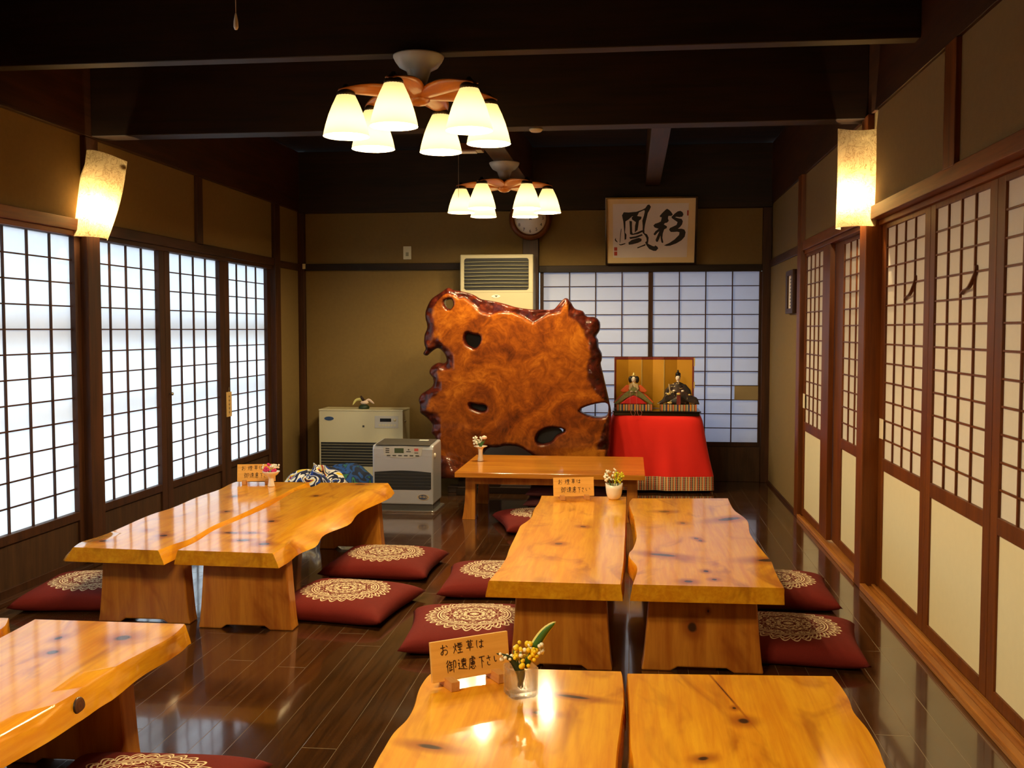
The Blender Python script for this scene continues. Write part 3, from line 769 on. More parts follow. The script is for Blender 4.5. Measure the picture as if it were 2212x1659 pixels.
slab_table('plank_table', 'live-edge plank table with wide sloping right edge, beside the table with the pedestal vase', G_T, (-1.62, 4.90),
    [(-1.832, 3.970), (-1.828, 4.140), (-1.852, 4.392), (-1.838, 4.641), (-1.826, 4.962), (-1.843, 5.303), (-1.852, 5.558), (-1.803, 5.690), (-1.807, 5.838)],
    [(-1.428, 3.955), (-1.427, 4.134), (-1.470, 4.305), (-1.515, 4.531), (-1.519, 4.743), (-1.480, 5.002), (-1.462, 5.347), (-1.435, 5.733), (-1.411, 5.864)],
    ZT, TH, [0.018, 0.001, 0.001, 0.001], [0.026, 0.040, 0.085, 0.095, 0.105, 0.095, 0.085, 0.04],
    [(-1.673, 4.625, 0.016, 0.020, 0), (-1.753, 4.339, 0.034, 0.014, 0), (-1.642, 4.190, 0.030, 0.020, 0.2), (-1.526, 4.127, 0.026, 0.024, 0), (-1.688, 5.367, 0.014, 0.020, 0), (-1.560, 5.801, 0.030, 0.028, 0), (-1.661, 4.349, 0.024, 0.012, 0)],
    [(-1.795, -1.385, 4.07), (-1.76, -1.39, 5.64)])
corner = slab_table('plank_table', 'live-edge plank table corner with a big side knot at lower left', G_T, (-1.59, 2.05),
    [(-1.80, 1.10), (-1.81, 1.5), (-1.80, 1.9), (-1.815, 2.3), (-1.825, 2.771), (-1.835, 2.960)],
    [(-1.40, 1.10), (-1.41, 1.5), (-1.395, 1.85), (-1.389, 2.095), (-1.376, 2.233), (-1.364, 2.348), (-1.370, 2.450), (-1.363, 2.569), (-1.349, 2.693), (-1.336, 2.800), (-1.338, 2.884), (-1.351, 2.965)],
    ZT, TH, [0.02, 0.02], [0.03, 0.04, 0.035, 0.025, 0.03, 0.014, 0.010, 0.020],
    [(-1.469, 2.808, 0.026, 0.030, 0), (-1.655, 2.785, 0.010, 0.018, 0), (-1.598, 2.659, 0.018, 0.020, 0)], [(-1.79, -1.412, 2.72), (-1.79, -1.41, 1.22)])
slab_table('plank_table', 'sliver of a plank table at the left edge of the photo', G_T, (-2.13, 2.05),
    [(-2.32, 1.10), (-2.31, 1.6), (-2.33, 2.2), (-2.32, 2.7), (-2.32, 2.963)], [(-1.89, 1.10), (-1.885, 1.6), (-1.89, 2.2), (-1.885, 2.70), (-1.878, 2.855), (-1.925, 2.963)],
    ZT, TH, 0.02, [0.02, 0.015, 0.006], [], [(-2.29, -1.90, 2.72), (-2.29, -1.90, 1.22)])
slab_table('plank_table', 'live-edge plank table in front with the glass cube vase', G_T, (-0.27, 1.72),
    [(-0.50, 0.78), (-0.51, 1.2), (-0.505, 1.7), (-0.518, 2.021), (-0.519, 2.109), (-0.518, 2.196), (-0.506, 2.276), (-0.507, 2.361), (-0.517, 2.450), (-0.520, 2.510), (-0.515, 2.588), (-0.490, 2.655)],
    [(-0.03, 0.78), (-0.03, 1.5), (-0.026, 2.078), (-0.020, 2.261), (-0.015, 2.386), (-0.013, 2.449), (-0.017, 2.623), (-0.021, 2.671)],
    ZT, TH, [0.015, 0.02, 0.01], [0.008, 0.008], [(-0.135, 2.468, 0.046, 0.010, -0.25), (-0.205, 2.352, 0.022, 0.012, -0.2), (-0.422, 2.128, 0.034, 0.012, -0.25)], [(-0.46, -0.06, 2.42), (-0.46, -0.06, 0.9)], tilt=-0.004)
slab_table('plank_table', 'live-edge plank table at the front right with one dark knot and a crack', G_T, (0.27, 1.72),
    [(0.015, 0.78), (0.014, 1.5), (0.012, 2.082), (0.005, 2.216), (0.003, 2.418), (-0.003, 2.664)],
    [(0.53, 0.78), (0.54, 1.3), (0.52, 1.8), (0.530, 2.142), (0.537, 2.250), (0.537, 2.355), (0.527, 2.454), (0.533, 2.538), (0.531, 2.635), (0.525, 2.705)],
    ZT, TH, 0.006, 0.006, [(0.264, 2.374, 0.015, 0.016, 0), (0.25, 2.45, 0.005, 0.008, 0), (0.158, 2.166, 0.014, 0.010, 0.5), (0.236, 2.56, 0.0016, 0.09, 0.22)], [(0.05, 0.48, 2.42), (0.05, 0.48, 0.9)], warp=0.030)
# the side knot of the corner table
MT['knot'] = mk_knot()
kb = MB().lathe([(1.0, -0.6), (1.0, 0.0), (0.86, 0.35), (0.6, 0.55), (0.3, 0.66), (0.001, 0.70)], 28)
kb.v = [(0.0035 * z - 0.004 * y, 0.026 * x, 0.022 * y) for x, y, z in kb.v]
tag(kb.build('side_knot', 'knot', corner, loc=(-1.3465 + 1.59, 2.352 - 2.05, 0.321)), 'dark ringed knot in the side of the plank')
# ---- low table at the back
t = thing('low_table', 'plain rectangular low table in front of the burl wood screen', 'table', (-0.515, 6.97, 0))
MB().box(-0.61, 0.61, -0.47, 0.47, 0.296, 0.33).build('tabletop', 'lowtop', t, 0.004)
m = MB(); m.box(-0.53, 0.53, -0.335, -0.315, 0.235, 0.296); m.box(-0.53, 0.53, 0.315, 0.335, 0.235, 0.296)
m.box(-0.535, -0.515, -0.33, 0.33, 0.235, 0.296); m.box(0.515, 0.535, -0.33, 0.33, 0.235, 0.296); m.build('apron', 'leg_wood', t, 0.002)
for sx in (-1, 1):
    for sy in (-1, 1):
        rings = []
        for tz, o in ((0.0, 0.022), (0.05, 0.013), (0.12, 0.005), (0.2, 0.001), (0.296, 0.0)):
            x0, x1 = sx * 0.495, sx * (0.56 + o); y0, y1 = sy * 0.275, sy * (0.335 + o * 0.3)
            rings.append([Vector((x, y, tz)) for x, y in ((min(x0, x1), min(y0, y1)), (max(x0, x1), min(y0, y1)), (max(x0, x1), max(y0, y1)), (min(x0, x1), max(y0, y1)))])
        vs = [v for q in rings for v in q]; fs = [(3, 2, 1, 0), (16, 17, 18, 19)]
        for i in range(4):
            for j in range(4): fs.append((i * 4 + j, i * 4 + (j + 1) % 4, (i + 1) * 4 + (j + 1) % 4, (i + 1) * 4 + j))
        MB().add(vs, fs).build('leg', 'leg_wood', t, 0.002)

# ---- floor cushions
def cushion_mesh():
    m = MB(); Hh = 0.28
    def base(u, v):
        x, y = 2 * u - 1, 2 * v - 1
        px = Hh * x * (1 - 0.075 * (1 - y * y)); py = Hh * y * (1 - 0.075 * (1 - x * x))
        e = max(abs(x), abs(y)); return x, y, px, py, e
    def top(u, v):
        x, y, px, py, e = base(u, v)
        k = ((1 - x ** 4) * (1 - y ** 4)) ** 0.45
        pill = 0.030 + 0.066 * k + 0.004 * math.sin(5 * x + 1) * k * (1 - k)
        return Vector((px, py, pill))
    def bot(u, v):
        x, y, px, py, e = base(u, v)
        k = ((1 - x ** 4) * (1 - y ** 4)) ** 0.5
        return Vector((px, py, max(0.0, 0.030 - 0.045 * k)))
    m.grid(top, 36, 36); m.grid(bot, 36, 36)
    return m
cu0 = cushion_mesh().build('floor_cushion', 'cushion')
G_C = 'maroon floor cushions with beige medallions'
CU = [(-1.262, 4.43, -0.15, 'maroon medallion cushion right of the left tables, nearest the wooden legs'),
      (-1.262, 5.20, -0.03, 'maroon medallion cushion in front of the silver heater'),
      (-0.62, 4.90, 0.05, 'maroon medallion cushion tucked behind the left edge of the pot table'),
      (-0.625, 4.075, 0.10, 'maroon medallion cushion behind the front no-smoking board'),
      (-0.556, 6.46, 0.30, 'maroon medallion cushion by the near edge of the low table'),
      (-2.475, 4.475, 0.14, 'maroon medallion cushion under the windows, half hidden by a table leg'),
      (0.66, 4.86, -0.04, 'farther maroon medallion cushion right of the wavy-edged table'),
      (0.622, 4.085, -0.10, 'nearer maroon medallion cushion right of the wavy-edged table'),
      (-1.26, 2.44, 0.04, 'maroon medallion cushion cut off by the bottom edge of the photo')]
for i, (x, y, a, lb) in enumerate(CU):
    o = cu0 if i == 0 else cu0.copy()
    if i: C.objects.link(o)
    o.location = (x, y, 0.0); o.rotation_euler = (0, 0, a)
    tag(o, lb, 'cushion', G_C)
pl = cushion_mesh().build('plain_cushion', 'maroon_shade')
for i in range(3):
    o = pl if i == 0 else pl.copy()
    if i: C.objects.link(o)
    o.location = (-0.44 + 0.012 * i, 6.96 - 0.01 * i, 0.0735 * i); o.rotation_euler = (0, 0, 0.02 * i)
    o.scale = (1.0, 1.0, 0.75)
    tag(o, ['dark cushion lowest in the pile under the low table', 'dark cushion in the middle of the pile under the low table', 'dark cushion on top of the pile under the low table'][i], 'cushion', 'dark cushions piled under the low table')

# ---- burl wood screen
def pt_in(p, poly):
    x, y = p; r = False; n = len(poly); j = n - 1
    for i in range(n):
        xi, yi = poly[i]; xj, yj = poly[j]
        if (yi > y) != (yj > y) and x < (xj - xi) * (y - yi) / (yj - yi) + xi: r = not r
        j = i
    return r
def near(p, poly):
    best = 1e9; bp = p
    n = len(poly)
    for i in range(n):
        ax, ay = poly[i]; bx, by = poly[(i + 1) % n]
        dx, dy = bx - ax, by - ay; L2 = dx * dx + dy * dy or 1e-12
        t = max(0, min(1, ((p[0] - ax) * dx + (p[1] - ay) * dy) / L2))
        q = (ax + t * dx, ay + t * dy); d = (q[0] - p[0]) ** 2 + (q[1] - p[1]) ** 2
        if d < best: best = d; bp = q
    return math.sqrt(best), bp
def burl():
    S_ = 7.85 / 2220.0 / 4.608 * 7.77 / 7.93 * 1.005
    # outline traced on the slab's own face: u to the right, v up, metres, from the slab's lower left
    def T(p): return ((p[0] - 150) * S_ - 0.737, 1.568 - (p[1] - 122) * S_)
    O = [(460,122),(520,145),(620,165),(720,195),(800,240),(920,260),(1050,290),(1150,320),(1280,340),(1400,345),(1520,345),(1570,300),(1640,232),(1690,255),(1740,335),(1820,360),(1860,415),(1940,420),(1990,470),(1990,550),(1955,610),(1975,650),(1980,720),(2010,780),(2010,850),(2000,880),(2020,970),(2060,1140),(2100,1320),(2108,1400),(2105,1560),(2095,1760),(2060,1960),(1900,2010),(1700,1990),(1500,1960),(1300,1800),(1180,1730),(1060,1720),(960,1740),(850,1760),(700,1990),(560,2040),(430,1990),(330,1900),(300,1800),(330,1659),(280,1590),(290,1510),(230,1440),(165,1390),(165,1320),(150,1260),(180,1200),(240,1160),(300,1110),(300,1040),(265,990),(280,930),(350,880),(420,885),(440,850),(420,790),(360,735),(300,760),(240,810),(200,790),(225,740),(210,680),(215,600),(245,520),(228,440),(225,370),(260,280),(300,225),(400,160)]
    H = [[(648,594),(668,578),(700,590),(740,600),(778,606),(795,634),(788,676),(764,712),(736,730),(704,716),(662,690),(642,640)],
         [(690,1290),(770,1305),(840,1312),(850,1350),(800,1365),(740,1345),(700,1325)],
         [(1365,1640),(1390,1580),(1440,1545),(1530,1525),(1640,1550),(1560,1600),(1510,1660),(1440,1685),(1380,1675)],
         [(1800,1350),(1900,1300),(2050,1275),(2078,1330),(2050,1405),(1920,1405)],
         [(438,255),(500,245),(516,300),(480,338),(440,305)]]
    O = [T(p) for p in O]; H = [[T(p) for p in h] for h in H]
    def smooth_closed(P, n=3):
        N = len(P); out = []
        for i in range(N):
            a, b, c, d = [Vector((*P[(i + k) % N], 0)) for k in (-1, 0, 1, 2)]
            for k in range(n):
                t = k / n
                q = 0.5 * ((2 * b) + (c - a) * t + (2 * a - 5 * b + 4 * c - d) * t * t + (3 * b - a - 3 * c + d) * t ** 3)
                out.append((q.x, q.y))
        return out
    O = smooth_closed(O); H = [smooth_closed(h) for h in H]
    polys = [O] + H
    us = [p[0] for p in O]; vsv = [p[1] for p in O]
    u0, u1, v0, v1 = min(us), max(us), min(vsv), max(vsv)
    st = 0.0090
    nu = int((u1 - u0) / st) + 3; nv = int((v1 - v0) / st) + 3
    ins = {}; pos = {}; dist = {}
    from mathutils import noise as mn
    for j in range(nv):
        for i in range(nu):
            p = (u0 - st + i * st, v0 - st + j * st)
            ins[i, j] = pt_in(p, O) and not any(pt_in(p, h) for h in H)
    cells = [(i, j) for j in range(nv - 1) for i in range(nu - 1) if any(ins[a] for a in ((i, j), (i + 1, j), (i, j + 1), (i + 1, j + 1)))]
    used = set()
    for i, j in cells: used |= {(i, j), (i + 1, j), (i + 1, j + 1), (i, j + 1)}
    for k in used:
        p = (u0 - st + k[0] * st, v0 - st + k[1] * st)
        best, bp = 1e9, p; who = 0
        for q, poly in enumerate(polys):
            d, b = near(p, poly)
            if d < best: best, bp, who = d, b, q
        if ins[k]: pos[k] = p; dist[k] = (best, who)
        else: pos[k] = bp; dist[k] = (0.0, who)
    idx = {}; V = []; bark = []
    T2 = 0.075
    topl = [T(p) for p in ((530,250),(640,235),(740,310),(800,380),(900,405),(980,380),(1130,385),(1240,430),(1330,492),(1480,400),(1600,380),(1660,270))]
    def tl(u):
        for a, b in zip(topl, topl[1:]):
            if a[0] <= u <= b[0]: return a[1] + (b[1] - a[1]) * (u - a[0]) / (b[0] - a[0] + 1e-9)
        return None
    for side in (0, 1):
        for k in used:
            u, v = pos[k]; d, who = dist[k]
            if side and d == 0.0: idx[k, 1] = idx[k, 0]; continue
            n = mn.fractal(Vector((u * 5, v * 5, 1.3)), 0.7, 2.0, 3)
            w = 0.030 + 0.030 * max(0, n)
            if who == 0:
                if u > 0.42 and v > 0.35: w = 0.10 + 0.07 * n
                elif u < -0.45 and v > 0.85: w = 0.075 + 0.06 * n
                elif u < -0.55: w = 0.075 + 0.05 * n
            else: w = 0.018
            w = max(w, 0.012)
            t = min(1.0, d / w)
            y = -T2 * math.sqrt(max(0.0, 1 - (1 - t) ** 2)) if t < 1 else -T2
            bk = 1.0 - max(0.0, min(1.0, (t - 0.75) / 0.25))
            lim = tl(u)
            if lim is not None and v > lim - 0.004 and who == 0:
                f = max(0.0, min(1.0, (v - lim) / 0.009)); y = max(y, -T2 + 0.055 * f * (0.7 + 0.3 * math.sin(u * 30))); bk = max(bk, f)
            if t < 1 and who == 0: y += 0.016 * (1 - t) * t * 4 * mn.fractal(Vector((u * 14, v * 14, 5)), 0.7, 2.0, 2)
            if side: y = -y * 0.9; 
            if d == 0.0: y = 0.0
            idx[k, side] = len(V); V.append((u, y, v)); bark.append(bk)
    F = []
    for i, j in cells:
        q = [(i, j), (i + 1, j), (i + 1, j + 1), (i, j + 1)]
        F.append([idx[k, 0] for k in q]); F.append([idx[k, 1] for k in reversed(q)])
    F = [f for f in F]
    me = bpy.data.meshes.new('slab'); me.from_pydata(V, [], F)
    at = me.attributes.new('bark', 'FLOAT', 'POINT')
    for i, bv in enumerate(bark): at.data[i].value = bv
    bm = bmesh.new(); bm.from_mesh(me)
    bmesh.ops.dissolve_degenerate(bm, dist=1e-5, edges=bm.edges)
    bmesh.ops.recalc_face_normals(bm, faces=bm.faces)
    for f in bm.faces: f.smooth = True
    bm.to_mesh(me); bm.free()
    me.materials.append(MT['burl'])
    global KN
    KN = [(sum(p[0] for p in h) / len(h), sum(p[1] for p in h) / len(h), (max(p[0] for p in h) - min(p[0] for p in h)) / 2 + 0.012, (max(p[1] for p in h) - min(p[1] for p in h)) / 2 + 0.012) for h in H[:3]]
    return me, v0
root = thing('burl_screen', 'huge lacquered burl wood slab screen with knotholes standing before the air conditioner', 'wooden screen', (-0.886, 7.77, 0))
me, vlow = burl()
ob = bpy.data.objects.new('slab', me); C.objects.link(ob); ob.parent = root
for hx, hz, rx, rz in KN:
    MB().prism(ellipse(hx, hz, rx, rz), 0.02, 0.05, 'xz').build('knothole_shade', 'void', root)  # near-black disc behind each hollow, standing in for the shade inside it
# root flare on the left and the foot it stands on
def flare(u, v):
    a = v * 2 * PI; k = u
    x = -0.42 - 0.20 * k; r = 0.075 * (1 - 0.55 * k) * (1 + 0.2 * math.sin(3 * a + 4 * k))
    return Vector((x, -0.06 - 0.10 * k + r * 1.2 * math.cos(a), 0.17 - 0.05 * k + r * math.sin(a)))
def flare2(u, v):
    a = v * 2 * PI; r = 0.085 * (1 - 0.75 * u * u) * (1 + 0.22 * math.sin(3 * a + 5 * u))
    return Vector((-0.62 + 0.36 * u, -0.10 - 0.10 * math.sin(PI * u) + r * 0.8 * math.cos(a), 0.20 + 0.02 * math.sin(6 * u) + r * math.sin(a)))
mb = MB().grid(flare2, 14, 16)
fl = mb.build('root_flare', 'burl', root)
at = fl.data.attributes.new('bark', 'FLOAT', 'POINT')
for d in at.data: d.value = 0.75
m = MB(); m.box(-0.50, 0.55, -0.06, 0.06, 0.0, 0.05); m.box(-0.42, -0.28, -0.16, 0.16, 0, 0.045); m.box(0.30, 0.44, -0.16, 0.16, 0, 0.045)
m.box(-0.42, -0.10, -0.05, 0.05, 0.05, 0.16); m.box(0.25, 0.52, -0.05, 0.05, 0.05, 0.14)
m.build('stand', 'dark_x', root, 0.004)

# ---- white wall heater
t = thing('wall_heater', 'cream oil heater with a black louvre standing against the back wall', 'heater', (-2.215, 8.28, 0))
m = MB(); m.prism(rrect(-0.357, 0.352, 0.035, 0.575, 0.008), 0.0, 0.26, 'xz'); m.build('body', 'cream', t, 0.004)
MB().box(-0.36, 0.355, -0.004, 0.262, 0.575, 0.588).build('top_lid', 'cream', t, 0.003)
MB().box(-0.33, 0.33, 0.02, 0.24, 0.0, 0.035).build('base', 'void', t)
g = MB(); g.box(-0.343, 0.32, -0.002, 0.004, 0.115, 0.314); gr = g.build('grille', 'void', t)
g = MB()
for i in range(8): g.box(-0.343, 0.32, -0.006, 0.0, 0.128 + i * 0.0237, 0.132 + i * 0.0237)
tag(g.build('louvre', 'slat', gr), 'pale horizontal louvre slats')
pn = MB().box(0.116, 0.315, -0.003, 0.002, 0.436, 0.536).build('control_panel', 'panel', t, 0.001)
MB().box(0.161, 0.255, -0.005, 0.0, 0.489, 0.516).build('display', 'black', pn)
for i in range(6): MB().box(0.15 + i * 0.025, 0.168 + i * 0.025, -0.005, 0, 0.452, 0.468).build('button', 'cream', pn)
MB().lathe([(0.012, 0), (0.012, 0.004)], 16, mat=Matrix.Translation((0.285, -0.002, 0.503)) @ Matrix.Rotation(PI / 2, 4, 'X')).build('dial_button', 'cream', pn)
MB().prism(ellipse(-0.272, 0.511, 0.040, 0.016), -0.003, 0.0, 'xz').build('badge', 'blue', t)
MB().box(0.012, 0.028, -0.002, 0.001, 0.441, 0.457).build('sensor_window', 'silver_d', t)
MB().ball((0.356, 0.07, 0.49), 0.010).build('side_knob', 'chrome', t)

# ---- silver fan heater
t = thing('fan_heater', 'silver fan heater with a control panel standing on the floor', 'heater', (-1.548, 6.87, 0))
prof = [(0.0, 0.05), (0.0, 0.43), (0.008, 0.448), (0.03, 0.458), (0.28, 0.47), (0.295, 0.46), (0.30, 0.44), (0.30, 0.05)]
m = MB().prism([(a, b) for a, b in prof], -0.212, 0.212, 'yz'); m.build('body', 'silver', t, 0.014, segs=3)
MB().prism([(0.0, 0.459), (0.035, 0.461), (0.27, 0.472), (0.27, 0.474), (0.035, 0.464)], -0.19, 0.19, 'yz').build('top_plate', 'silver_d', t)
pts = []
for k in range(13):
    x = -0.137 + 0.274 * k / 12; pts.append((x, 0.452 - 0.010 * ((x / 0.137) ** 2)))
for k in range(13):
    x = 0.130 - 0.26 * k / 12; pts.append((x, 0.372 + 0.018 * ((x / 0.13) ** 4)))
pn = MB().prism(pts, -0.004, 0.004, 'xz').build('control_panel', 'panel', t, 0.001)
MB().box(-0.056, 0.008, -0.006, 0, 0.405, 0.438).build('display', 'lcd', pn)
BT = [(-0.11 + i * 0.04, -0.085 + i * 0.04, 0.383, 0.391) for i in range(6)] + [(-0.118, -0.092, 0.405 + i * 0.013, 0.412 + i * 0.013) for i in range(3)] + [(0.026, 0.058, 0.412, 0.418), (0.038, 0.047, 0.424, 0.433), (0.083, 0.11, 0.404, 0.409)]
for x0, x1, z0, z1 in BT: MB().box(x0, x1, -0.006, 0, z0, z1).build('button', 'silver_d', pn)
MB().box(0.082, 0.110, -0.0065, 0, 0.419, 0.437).build('power_button', 'pink_ink', pn)
gp = []
for k in range(13):
    x = -0.197 + 0.394 * k / 12; gp.append((x, 0.272 + 0.012 * math.cos(x / 0.197 * PI / 2)))
gp += [(0.197, 0.16), (0.185, 0.152), (-0.185, 0.152), (-0.197, 0.16)]
g = MB().prism(gp, -0.003, 0.002, 'xz').build('outlet', 'void', t)
s_ = MB()
for i in range(5): s_.box(-0.196, 0.196, -0.007, -0.002, 0.172 + i * 0.022, 0.175 + i * 0.022)
tag(s_.build('louvre', 'silver_d', g), 'grey outlet slats')
bd = MB().prism(ellipse(0.142, 0.103, 0.040, 0.019), -0.004, 0.0, 'xz').build('badge', 'blue', t)
rim = MB()
for k in range(28):
    a0, a1 = 2 * PI * k / 28, 2 * PI * (k + 1) / 28
    rim.add([Vector((0.142 + q * math.cos(a) * 0.040, -0.0052, 0.103 + q * math.sin(a) * 0.019)) for a in (a0, a1) for q in (0.90, 1.03)], [(0, 1, 3, 2)])
rim.build('badge_rim', 'mat', bd)
text_mb('3年保証', 0.021, Matrix.Translation((0.142, 0, 0.103)) @ XZ(-0.0050)).build('badge_lettering', 'mat', bd)
m = MB().prism(rrect(-0.226, 0.236, -0.03, 0.32, 0.03), 0.0, 0.012); m.build('base_tray', 'chrome', t, 0.004)
MB().box(-0.205, 0.205, 0.015, 0.29, 0.012, 0.05).build('base', 'silver_d', t)
MB().ball((0.213, 0.06, 0.385), 0.016, 0.5).build('side_knob', 'white', t)
MB().box(0.08, 0.145, 0.16, 0.20, 0.472, 0.4755).build('sticker', 'wpetal', t)

# ---- floor-standing air conditioner
t = thing('air_conditioner', 'tall cream floor-standing air conditioner behind the burl screen', 'air conditioner', (-1.082, 8.27, 0))
MB().box(-0.298, 0.298, 0.0, 0.225, 0.0, 1.855).build('body', 'cream_ac', t, 0.01, segs=3)
MB().box(-0.297, 0.297, -0.001, 0.001, 1.548, 1.551).build('seam', 'slat', t)
gp = rrect(-0.263, 0.261, 1.568, 1.824, 0.02)
g = MB().prism(gp, -0.003, 0.003, 'xz').build('outlet', 'void', t)
s_ = MB()
for i in range(8):
    z = 1.595 + i * 0.0285
    s_.grid(lambda u, v, z=z: Vector((-0.262 + 0.522 * u, -0.004 - 0.012 * v, z - 0.004 * math.sin(PI * u) * 0 + 0.003 * math.sin(PI * u) - 0.004 * v)), 12, 1)
tag(s_.build('louvre', 'slat', g, solid=0.003), 'pale curved outlet slats')
MB().prism(ellipse(-0.005, 1.517, 0.036, 0.013), -0.003, 0, 'xz').build('badge', 'white', t)
MB().prism([(-0.016, 1.524), (0.012, 1.524), (-0.002, 1.510)], -0.0045, 0, 'xz').build('badge_mark', 'silver_d', t)
MB().box(-0.03, 0.055, -0.002, 0, 1.437, 1.452).build('name_plate', 'slat', t)

# ---- calligraphy frame
t = thing('framed_calligraphy', 'black-framed calligraphy of two brushed characters above the back windows', 'picture', (0.157, 8.535, 1.784))
tilt = math.atan2(0.17, 0.53)
RX = Matrix.Rotation(tilt, 4, 'X')
Wp, Hp = 0.735, 0.556
def fr(m_): return m_
f = MB()
for b_ in ((-Wp / 2, Wp / 2, -0.025, 0, 0, 0.014), (-Wp / 2, Wp / 2, -0.025, 0, Hp - 0.014, Hp), (-Wp / 2, -Wp / 2 + 0.014, -0.025, 0, 0.014, Hp - 0.014), (Wp / 2 - 0.018, Wp / 2, -0.025, 0, 0.014, Hp - 0.014)): f.box(*b_, mat=RX)
f.build('frame', 'black', t, 0.002)
MB().box(-Wp / 2 + 0.012, Wp / 2 - 0.012, -0.012, -0.006, 0.012, Hp - 0.012, mat=RX).build('mat', 'mat', t)
def cal(p): # drawing coordinates of the sheet
    return ((p[0] - 30) / 2010 * (Wp - 0.032) - Wp / 2 + 0.014, Hp - 0.014 - (p[1] - 95) / 1455 * (Hp - 0.028))
MB().prism([cal(p) for p in ((160, 210), (1890, 210), (1870, 1425), (165, 1425))], -0.0135, -0.011, 'xz', RX).build('sheet', 'hanshi', t)
I1 = [[(1230,490),(1290,420),(1370,345),(1400,330),(1450,360),(1490,400),(1530,460),(1500,490),(1430,490),(1420,540),(1440,600),(1400,640),(1350,650),(1330,680),(1400,720),(1400,760),(1340,790),(1310,880),(1300,980),(1325,1080),(1310,1100),(1280,1080),(1260,980),(1255,930),(1230,1000),(1195,1070),(1165,1070),(1145,1030),(1190,920),(1230,830),(1190,860),(1130,925),(1095,895),(1140,830),(1210,775),(1120,745),(1090,700),(1130,660),(1200,640),(1260,610),(1280,520),(1240,510)],
      [(1500,510),(1570,440),(1640,390),(1700,380),(1750,410),(1770,460),(1745,510),(1680,520),(1610,510),(1580,520),(1660,545),(1730,560),(1760,610),(1745,680),(1700,740),(1650,780),(1740,780),(1800,800),(1830,860),(1810,960),(1740,1040),(1620,1110),(1480,1160),(1400,1165),(1340,1150),(1460,1100),(1580,1020),(1680,920),(1690,860),(1640,845),(1560,850),(1490,850),(1450,800),(1470,760),(1560,720),(1620,690),(1640,630),(1580,590),(1510,540)]]
I2 = [[(370,465),(410,395),(520,402),(700,388),(830,345),(900,310),(950,240),(990,230),(1030,280),(1000,350),(960,420),(940,510),(920,590),(900,680),(885,780),(890,870),(845,860),(845,700),(835,590),(870,480),(890,390),(880,352),(760,402),(720,480),(600,490),(520,560),(450,600),(450,720),(440,850),(475,900),(470,1000),(432,1020),(430,900),(415,750),(400,600)],
      [(845,860),(890,870),(950,900),(985,970),(980,1050),(970,1110),(1080,1165),(1120,1175),(1140,1150),(1190,1180),(1210,1220),(1160,1275),(1100,1275),(1000,1230),(940,1150),(905,1080),(940,1050),(935,980),(900,920)],
      [(540,590),(600,600),(600,700),(605,840),(620,880),(720,850),(840,800),(850,840),(740,890),(600,910),(555,890),(550,740)],
      [(750,490),(820,500),(810,550),(760,590),(745,700),(730,800),(665,850),(670,700),(690,620),(600,560),(590,510),(660,470)],
      [(540,960),(680,940),(830,890),(850,920),(700,980),(560,1000)], [(520,1080),(600,1020),(760,975),(825,1000),(820,1050),(740,1090),(620,1120),(530,1130)],
      [(300,1110),(340,1120),(450,1090),(450,1110),(370,1140),(320,1140)], [(720,1195),(820,1155),(915,1115),(915,1150),(800,1190),(735,1215)], [(205,1010),(225,970),(235,1020),(270,1060),(262,1072),(215,1040)],
      [(330,880),(350,760),(362,770),(345,890),(330,1080),(318,1080)]]
for nm, L_ in (('brushed_character', I1), ('brushed_character', I2)):
    m = MB()
    for q, poly in enumerate(L_): m.prism([cal(p) for p in poly], -0.0145 - 0.00005 * q, -0.013, 'xz', RX)
    m.build(nm, 'ink', t)
for q_ in (rect(190, 262, 1185, 1265), rect(190, 262, 1285, 1375), rect(1850, 1888, 370, 485)): MB().prism([cal(p) for p in q_], -0.0142, -0.013, 'xz', RX).build('seal', 'red_ink', t)
# ---- small hanging frame on the right wall
t = thing('small_picture', 'small tall dark framed picture hanging on the mustard wall at right', 'picture', (1.12, 7.35, 1.36))
m = MB()
for b_ in ((-0.03, 0, -0.16, 0.16, 0, 0.035), (-0.03, 0, -0.16, 0.16, 0.265, 0.30), (-0.03, 0, -0.16, -0.085, 0.035, 0.265), (-0.03, 0, 0.085, 0.16, 0.035, 0.265)): m.box(*b_)
m.build('frame', 'dark', t, 0.003)
MB().box(-0.018, -0.012, -0.085, 0.085, 0.035, 0.265).build('picture_sheet', 'hanshi', t)
m = MB()
for i in range(9): m.box(-0.0195, -0.018, -0.03 + 0.01 * (i % 3), 0.03 - 0.008 * (i % 2), 0.05 + i * 0.023, 0.058 + i * 0.023)
m.build('faint_writing', 'silver_d', t)
# ---- wall clock
t = thing('wall_clock', 'round brown-rimmed wall clock half hidden behind the far ceiling lamp', 'clock', (-0.828, 8.495, 2.16))
R90 = Matrix.Rotation(PI / 2, 4, 'X')
MB().lathe([(0.130, 0.03), (0.134, 0.045), (0.150, 0.05), (0.172, 0.035), (0.176, 0.012), (0.172, 0.0), (0.05, 0.0)], 48, mat=R90, caps=False).build('rim', 'brown', t)
MB().lathe([(0.133, 0.0), (0.133, 0.031)], 48, mat=R90).build('dial', 'wpetal', t)
for h in range(1, 13):
    a = PI / 2 - h * PI / 6
    text_mb(str(h), 0.036, Matrix.Translation((0.104 * math.cos(a), 0, 0.104 * math.sin(a))) @ XZ(-0.0325)).build('numeral', 'ink', t)
m = MB(); m.box(-0.003, 0.003, -0.035, -0.033, -0.015, 0.085, Matrix.Rotation(math.radians(-52), 4, 'Y')); m.build('minute_hand', 'ink', t)
MB().box(-0.004, 0.004, -0.035, -0.033, -0.012, 0.055, Matrix.Rotation(math.radians(28), 4, 'Y')).build('hour_hand', 'ink', t)
